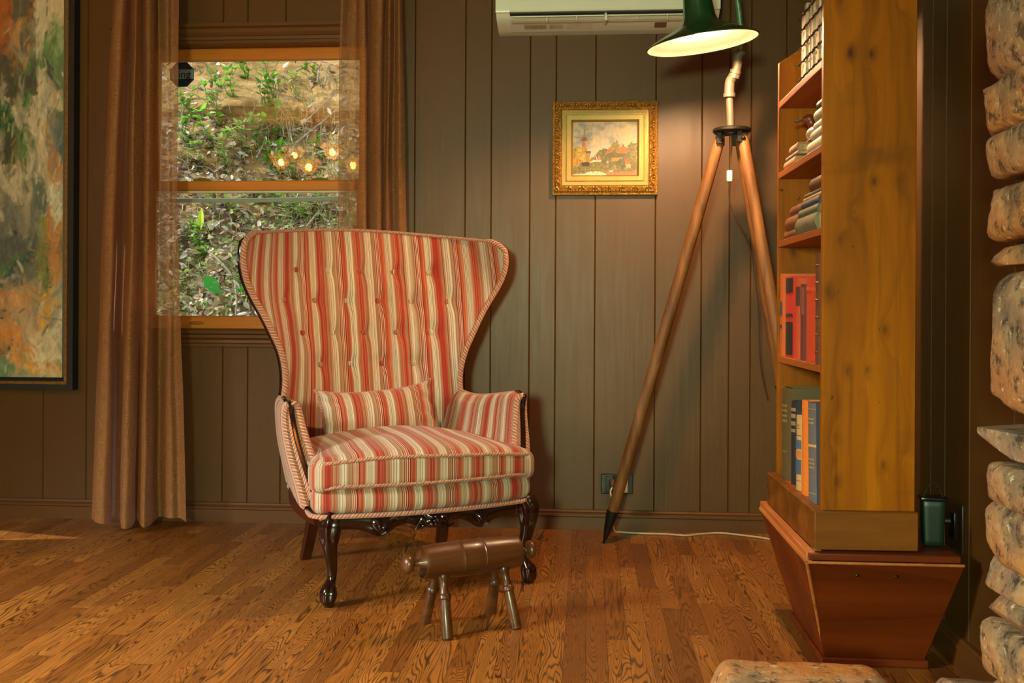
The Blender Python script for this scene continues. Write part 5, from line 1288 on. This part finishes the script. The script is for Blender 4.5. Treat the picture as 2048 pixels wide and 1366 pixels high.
spec = [('thick olive cloth book with faded title at the far end of the bottom shelf', 0.428, 0.522, 0.267, 0.19, OLV, 'cloth', gl_(4, .62, .84, (150, 124, 70), 1)+gl_(1, .30, .33, (150, 124, 70), 1), 0.012),
        ('slim dark olive book leaning behind the black one on the bottom shelf', 0.414, 0.426, 0.225, 0.16, (58, 50, 30), 'cloth', [], 0.012),
        ('black book with buff title squares on its spine, bottom shelf', 0.358, 0.412, 0.236, 0.17, (36, 36, 40), 'cloth', [(.88, .92, (150, 124, 84), 'spine_label'), (.80, .85, (150, 124, 84), 'spine_label'), (.71, .76, (140, 116, 80), 'spine_label'), (.63, .67, (140, 116, 80), 'spine_label')], 0.010),
        ('slate navy book between black and illustrated spines, bottom shelf', 0.322, 0.355, 0.212, 0.16, (44, 52, 62), 'cloth', gl_(2, .60, .68, (110, 104, 92), 2), 0.010),
        ('buff book with blue and orange illustrated spine, bottom shelf', 0.262, 0.319, 0.204, 0.155, (198, 156, 96), 'cloth', [(.735, .745, (60, 50, 40), 'spine_line'), (.56, .68, (72, 92, 122), 'illustration'), (.44, .54, (196, 120, 50), 'illustration'), (.22, .42, (72, 86, 108), 'illustration'), (.13, .137, (60, 50, 40), 'spine_line')]+gl_(2, .82, .90, (150, 110, 66), 3), 0.004),
        ('thin red book squeezed beside the orange one, bottom shelf', 0.250, 0.260, 0.205, 0.15, (186, 56, 24), 'cloth', [], 0.006),
        ('tall bright orange book on the bottom shelf', 0.192, 0.247, 0.252, 0.16, (226, 116, 26), 'cloth', [], 0.002)]
for lab, y0, y1, h, dp, c, kd, bands, x in spec:
    book(lab, (x+0.012, y0, GB), y1-y0, h, dp, c, kd, False, 0, 0.22, bands, rowA)
book('large grey-blue book with gilt title leaning near the front of the bottom shelf', (0.014, 0.072, GB), 0.094, 0.258, 0.175, (50, 58, 72), 'cloth', False, -3.0, 0.16, [(0.004, .996, (104, 98, 96), 'faded_spine')]+gl_(2, .78, .86, (196, 150, 92), 4)+[(.56, .585, (206, 160, 100), 'spine_emblem'), (.93, .94, (150, 130, 104), 'spine_line'), (.10, .11, (150, 130, 104), 'spine_line')]+gl_(3, .34, .46, (188, 146, 92), 5), rowA)
# red row
rowB = 'red and orange books on the second shelf up'
zB = SZ[0]+0.0005
RB = [('orange book with small blue spine label at the far end of the red row', 0.488, 0.522, 0.243, 0.16, (214, 98, 40), [(.50, .66, (70, 78, 96), 'spine_label'), (.34, .38, (70, 66, 70), 'spine_label')], -0.006, 0.05),
      ('big red and black box-shaped book second in the red row', 0.372, 0.484, 0.232, 0.17, (206, 54, 34), [(.80, .98, (44, 36, 32), 'spine_label'), (.50, .54, (60, 48, 40), 'spine_label'), (.03, .44, (40, 36, 32), 'spine_label')], 0.002, 0.04),
      ('thin worn red book third in the red row', 0.332, 0.368, 0.226, 0.15, (200, 62, 40), [], 0.004, 0.2),
      ('orange-red book with dark upper label mid red row', 0.282, 0.329, 0.222, 0.15, (204, 80, 40), [(.66, .90, (96, 50, 34), 'spine_label')], 0.004, 0.25),
      ('narrow brown-maroon book in the red row', 0.236, 0.279, 0.206, 0.15, (108, 48, 34), [(.60, .96, (136, 70, 48), 'spine_label')], 0.004, 0.25),
      ('plump orange-red slipcase book nearest in the red row', 0.088, 0.230, 0.222, 0.15, (204, 66, 28), [(.84, .88, (216, 84, 40), 'spine_band')], 0.006, 0.12)]
for lab, y0, y1, h, dp, c, bands, x, rn in RB: book(lab, (x+0.012, y0, zB), y1-y0, h, dp, c, 'cloth', False, 0, rn, bands, rowB)
book('brown leather book with raised bands at the near end of the red row', (0.010, 0.030, zB), 0.048, 0.278, 0.16, (112, 66, 40), 'leather', False, 0, 0.3, (), rowB, ribs=6)
# stacks of lying books: (label, y of near end, length, thickness, colour, kind, x)
def stack(items, z, grp, shift=0):
    for lab, y0, ln_, th, c, kd, x, dp in items:
        book(lab, (x+0.012, y0, z), th, ln_, dp, c, kd, True, 0, 0.22, (), grp, yaw=0); z += th+0.0006
    return z
z3 = SZ[1]+0.0005
g3 = 'leather and cloth books lying on the third shelf up'
stack([('brown leather book at the bottom of the far pile, third shelf', 0.300, 0.188, 0.0240, (136, 84, 54), 'leather', 0.0, 0.15), ('thick brown leather book in the middle of the far pile, third shelf', 0.299, 0.162, 0.0370, (140, 82, 52), 'leather', 0.0, 0.15), ('scuffed brown leather book topmost of the far pile, third shelf', 0.276, 0.146, 0.0270, (126, 76, 50), 'leather', 0.004, 0.14)], z3, g3)
zz = stack([('grey-green worn book at the bottom of the near pile, third shelf', 0.066, 0.224, 0.0430, (128, 122, 96), 'leather', -0.008, 0.15), ('dull green book second from bottom of the near pile, third shelf', 0.072, 0.214, 0.0220, (88, 96, 66), 'cloth', -0.004, 0.15), ('navy blue book mid near pile, third shelf', 0.078, 0.191, 0.0210, (58, 62, 76), 'cloth', 0.0, 0.14), ('thin tan book above the navy one, third shelf', 0.070, 0.200, 0.0090, (190, 138, 84), 'cloth', 0.004, 0.14), ('thin grey book above the tan one, third shelf', 0.055, 0.203, 0.0090, (104, 92, 80), 'cloth', 0.004, 0.14)], z3, g3)
stack([('torn dark brown leather book topmost of the near pile, third shelf', 0.056, 0.133, 0.0310, (104, 58, 42), 'leather', 0.004, 0.13)], zz, g3)
z2 = SZ[2]+0.0005
g2 = 'books lying on the fourth shelf up'
ztop_ = stack([('tan book at the bottom of the pile under the duck', 0.352, 0.142, 0.0240, (186, 132, 90), 'cloth', 0.0, 0.15), ('grey book in the middle of the pile under the duck', 0.320, 0.160, 0.0110, (142, 120, 104), 'cloth', 0.0, 0.15), ('pale brown book on top of the pile under the duck', 0.335, 0.098, 0.0230, (160, 112, 80), 'cloth', 0.002, 0.15)], z2, g2)
zz = stack([('cream book at the bottom of the near pile, fourth shelf', 0.032, 0.153, 0.0280, (206, 186, 156), 'cloth', -0.004, 0.15), ('grey-buff book second from bottom of the near pile, fourth shelf', 0.030, 0.124, 0.0260, (172, 156, 136), 'cloth', -0.002, 0.15), ('pale grey book mid near pile, fourth shelf', 0.028, 0.110, 0.0190, (196, 184, 168), 'cloth', 0.0, 0.15), ('greenish book above the pale ones, fourth shelf', 0.026, 0.102, 0.0280, (156, 150, 116), 'cloth', 0.0, 0.15), ('dark patterned book near the top of the pile, fourth shelf', 0.026, 0.080, 0.0190, (70, 58, 50), 'leather', 0.0, 0.14), ('brown book topmost of the near pile, fourth shelf', 0.024, 0.055, 0.0130, (112, 72, 54), 'leather', 0.006, 0.13)], z2, g2)
# duck decoy on the far pile
dk_ = thing('duck_decoy', 'small carved duck with russet head and pale body sitting on the far pile of books', 'duck figurine', bw((0.066, 0.345, ztop_)), BA); dk_.scale = (0.8, 0.8, 0.8)
b = MB(); b.grid(lambda u, v: (0.036*math.sin(PI*v)**0.8*math.cos(2*PI*u), lerp(-0.075, 0.060, v)+0.0*u, 0.026+0.026*math.sin(PI*v)**0.8*math.sin(2*PI*u)+0.010*(1-v)**2), 20, 16)
b.build('body', plain('duck_grey', (178, 164, 146), 0.5, var=0.2), dk_)
b = MB(); P = catmull([(0.0, 0.036, 0.040, .018), (-0.002, 0.046, 0.062, .0145), (-0.006, 0.050, 0.078, .016), (-0.012, 0.052, 0.090, .0195), (-0.016, 0.053, 0.100, .016), (-0.018, 0.053, 0.108, .004)], 5)
b.tube([p[:3] for p in P], [p[3] for p in P], 16); b.ball((-0.022, 0.054, 0.090), (0.018, 0.0135, 0.0135), 14, 10)
b.build('head', plain('duck_russet', (122, 52, 24), 0.35, var=0.4, scale=40), dk_)
b = MB(); P = [(-0.036, 0.056, 0.088), (-0.050, 0.058, 0.084), (-0.064, 0.061, 0.082)]; b.tube(P, [0.0075, 0.0065, 0.004], 12, flat=(0.6, 1.1)); b.build('bill', plain('duck_bill', (60, 58, 56), 0.35), dk_)
b = MB(); b.ball((-0.027, 0.043, 0.094), 0.0024); b.ball((-0.027, 0.066, 0.094), 0.0024); b.build('eye', M['black'], dk_)
b = MB(); b.box(-0.03, 0.03, -0.05, 0.04, 0.0, 0.008); b.build('base', M['pined'], dk_, bevel=0.003)
# bundle of slats laced with cord on the top shelf
sb_ = thing('slat_bundle', 'upright pale wooden slats laced together with dark cord on the top shelf', 'basket', bw((0.030, 0.050, SZ[3]+0.001)), BA)
ys = 0.0; r = random.Random(3); k = 0
yend = 0.345
hs = []
while ys < yend:
    w_ = r.choice((0.024, 0.030, 0.036, 0.030)); h_ = 0.215+0.02*r.random()+0.05*sm(0.2, 0.0, ys); x0 = 0.006*r.random()
    m = MB().box(x0, x0+0.026+0.01*r.random(), ys+0.003, min(ys+w_-0.003, yend), 0.0, h_); m.build('slat', M['fibre'], sb_, bevel=0.003)
    ys += w_; k += 1
for z in (0.030, 0.075, 0.120, 0.165, 0.205):
    P = [(-0.003+0.002*math.sin(i*1.7), lerp(-0.006, yend+0.006, i/90), z+0.0015*math.sin(i*0.5)) for i in range(91)]
    for ph in (0, PI):
        MB().tube([(p[0]+0.0012*math.cos(i*1.3+ph), p[1], p[2]+0.0014*math.sin(i*1.3+ph)) for i, p in enumerate(P)], 0.0013, 6).build('cord', M['twine'], sb_)
# dark green box in the gap behind the bookcase, and the right wall outlet
gx = thing('charger_box', 'dark green plastic box with thin wire handle in the gap between bookcase and right wall', 'box', (0.864, 2.575, 0.317), math.radians(-8))
m = MB(); m.rbox((0.026, 0.020, 0.058), 0.007, 8, lambda P: Vector((P.x*(1+0.10*P.z/0.07), P.y, P.z+0.058))); m.build('case', M['greenp'], gx)
m = MB(); m.rbox((0.031, 0.023, 0.005), 0.003, 6, lambda P: P+Vector((0, 0, 0.118))); m.build('cap', M['black'], gx)
MB().tube([(-0.024+0.048*i/16, -0.005, 0.120+0.038*math.sin(PI*i/16)) for i in range(17)], 0.0012, 5).build('wire_handle', M['iron'], gx)
ro = thing('wall_outlet', 'dark outlet plate low on the right wall beside the stone chimney', 'outlet', (XR, 2.655, 0.352))
MB().box(-0.007, 0, -0.058, 0.058, -0.062, 0.062).build('cover_plate', plain('brown_plate', (52, 32, 22), 0.35), ro, bevel=0.002)
MB().box(-0.012, -0.004, -0.018, 0.018, -0.036, 0.036).build('receptacle', M['black'], ro, bevel=0.002)
m = MB(); m.tube([(-0.014, 0.0, 0.012), (-0.034, 0.006, 0.012)], 0.010, 10); m.build('plug_body', M['black'], ro)

# ---------------------------------------------------------------- stone chimney and hearth
def m_stone():
    t = NT('field_stone'); v = t.co(); oi = t.node('ShaderNodeObjectInfo').outputs['Random']
    n1 = t.noise(v, 9, 6, 0.65); n2 = t.noise(v, 34, 5, 0.7); n3 = t.noise(v, 4, 3)
    c = t.ramp(n1, [(0.30, lin4((70, 56, 44))), (0.44, lin4((134, 108, 80))), (0.58, lin4((170, 138, 100))), (0.72, lin4((206, 184, 152)))])
    c = t.mix(t.ramp(n3, [(0.44, (0, 0, 0)), (0.62, (1, 1, 1))]), c, lin4((176, 112, 52)))
    c = t.mix(t.ramp(oi, [(0.0, (0.55, 0.55, 0.55)), (0.5, (0.0, 0.0, 0.0)), (1.0, (0.3, 0.3, 0.3))]), c, lin4((132, 124, 112)))
    c = t.mix(t.ramp(n2, [(0.36, (0.85, 0.85, 0.85)), (0.47, (0, 0, 0))]), c, lin4((58, 46, 36)))
    c = t.mix(t.ramp(t.noise(v, 60, 4, 0.7), [(0.60, (0, 0, 0)), (0.68, (0.8, 0.8, 0.8))]), c, lin4((214, 196, 166)))
    t.set(Base_Color=c, Roughness=0.88, Specular_IOR_Level=0.25)
    t.bump(t.math('ADD', n1, t.math('MULTIPLY', n2, 0.6)), 0.6, 0.012)
    return t.m
M['stone'] = m_stone()
def stone(par, x0, x1, y0, y1, z0, z1, seed, nm='stone', rough=0.16, rr=0.42):
    """field stone: rounded block cut by random planes, then roughened"""
    hx, hy, hz = (x1-x0)/2, (y1-y0)/2, (z1-z0)/2; mn = min(hx, hy, hz); r = random.Random(seed)
    c = Vector(((x0+x1)/2, (y0+y1)/2, (z0+z1)/2)); m = MB()
    cuts = []
    for k in range(11):
        d = Vector((r.uniform(-1, 0.6), r.uniform(-1, 0.4), r.uniform(-1, 1)))
        if d.length < 0.3: continue
        d.normalize(); sup = abs(d.x)*hx+abs(d.y)*hy+abs(d.z)*hz; cuts.append((d, sup*r.uniform(0.66, 0.88)))
    s_ = Vector((seed*3.1, seed*1.7, seed))
    def fn(P):
        q = Vector(P)
        for d, k in cuts:
            e = q.dot(d)-k
            if e > 0: q -= d*e*0.9
        n = noise.noise(q*10+s_)*0.5+noise.noise(q*26+s_)*0.30+abs(noise.noise(q*60+s_))*-0.22+noise.noise(q*130+s_)*0.08
        return q+q.normalized()*n*min(mn, 0.05)*rough*2.0
    m.rbox((hx, hy, hz), mn*rr*1.3, 34, fn)
    o = m.build(nm, M['stone'], par, angle=180); o.location = c-Vector(par.location)
    return o
YS0, YS1 = 1.74, 1.98
chm = thing('stone_chimney', 'fieldstone chimney breast with protruding rounded stones at the right edge', 'chimney', (0.9, 1.8, 0))
MB().box(0.01, 0.048, -0.45, 0.16, 0.0, ZC-0.005).build('mortar_core', plain('mortar', (96, 84, 72), 0.9, bump=0.4), chm, smooth=False)
SL = [(-40, 160, 1983), (150, 256, 1986), (262, 352, 1988), (368, 477, 1993), (494, 528, 2000), (544, 842, 1986), (857, 911, 1985), (932, 1012, 1990), (1008, 1132, 1986), (1130, 1186, 1983), (1186, 1252, 1988), (1254, 1370, 1983), (1366, 1470, 1990)]
for i, (ya, yb, xa) in enumerate(SL):
    a = atY(xa, ya, 1.90); b = atY(xa, yb, 1.90); dy = 0.02*math.sin(i*2.3)
    stone(chm, min(a.x, b.x)+0.004, 0.945, YS0+dy, YS1+dy, max(0.004, b.z-0.002), min(ZC-0.05, a.z+0.002), i+2, rough=0.10 if yb-ya > 120 else 0.14)
hth = thing('stone_hearth', 'raised hearth of flat fieldstones along the bottom right edge', 'hearth', (0.5, 1.95, 0))
ha = atY(1420, 1345, 2.06); hb_ = atY(1768, 1345, 2.06)
stone(hth, ha.x-0.04, hb_.x, 1.62, 2.10, 0.03, atY(1600, 1330, 2.06).z+0.004, 31, 'hearth_stone', 0.07, 0.4)
ha = atY(1845, 1345, 2.06); hb_ = atY(2004, 1345, 2.06)
stone(hth, ha.x, hb_.x, 1.66, 2.08, 0.03, atY(1920, 1341, 2.06).z+0.016, 33, 'hearth_stone', 0.07, 0.4)
MB().box(-0.20, 0.37, -0.32, 0.07, 0.0, 0.06).build('mortar_bed', plain('mortar_bed', (96, 84, 72), 0.9), hth, smooth=False)

# ---------------------------------------------------------------- chandelier (seen only as a reflection in the upper pane)
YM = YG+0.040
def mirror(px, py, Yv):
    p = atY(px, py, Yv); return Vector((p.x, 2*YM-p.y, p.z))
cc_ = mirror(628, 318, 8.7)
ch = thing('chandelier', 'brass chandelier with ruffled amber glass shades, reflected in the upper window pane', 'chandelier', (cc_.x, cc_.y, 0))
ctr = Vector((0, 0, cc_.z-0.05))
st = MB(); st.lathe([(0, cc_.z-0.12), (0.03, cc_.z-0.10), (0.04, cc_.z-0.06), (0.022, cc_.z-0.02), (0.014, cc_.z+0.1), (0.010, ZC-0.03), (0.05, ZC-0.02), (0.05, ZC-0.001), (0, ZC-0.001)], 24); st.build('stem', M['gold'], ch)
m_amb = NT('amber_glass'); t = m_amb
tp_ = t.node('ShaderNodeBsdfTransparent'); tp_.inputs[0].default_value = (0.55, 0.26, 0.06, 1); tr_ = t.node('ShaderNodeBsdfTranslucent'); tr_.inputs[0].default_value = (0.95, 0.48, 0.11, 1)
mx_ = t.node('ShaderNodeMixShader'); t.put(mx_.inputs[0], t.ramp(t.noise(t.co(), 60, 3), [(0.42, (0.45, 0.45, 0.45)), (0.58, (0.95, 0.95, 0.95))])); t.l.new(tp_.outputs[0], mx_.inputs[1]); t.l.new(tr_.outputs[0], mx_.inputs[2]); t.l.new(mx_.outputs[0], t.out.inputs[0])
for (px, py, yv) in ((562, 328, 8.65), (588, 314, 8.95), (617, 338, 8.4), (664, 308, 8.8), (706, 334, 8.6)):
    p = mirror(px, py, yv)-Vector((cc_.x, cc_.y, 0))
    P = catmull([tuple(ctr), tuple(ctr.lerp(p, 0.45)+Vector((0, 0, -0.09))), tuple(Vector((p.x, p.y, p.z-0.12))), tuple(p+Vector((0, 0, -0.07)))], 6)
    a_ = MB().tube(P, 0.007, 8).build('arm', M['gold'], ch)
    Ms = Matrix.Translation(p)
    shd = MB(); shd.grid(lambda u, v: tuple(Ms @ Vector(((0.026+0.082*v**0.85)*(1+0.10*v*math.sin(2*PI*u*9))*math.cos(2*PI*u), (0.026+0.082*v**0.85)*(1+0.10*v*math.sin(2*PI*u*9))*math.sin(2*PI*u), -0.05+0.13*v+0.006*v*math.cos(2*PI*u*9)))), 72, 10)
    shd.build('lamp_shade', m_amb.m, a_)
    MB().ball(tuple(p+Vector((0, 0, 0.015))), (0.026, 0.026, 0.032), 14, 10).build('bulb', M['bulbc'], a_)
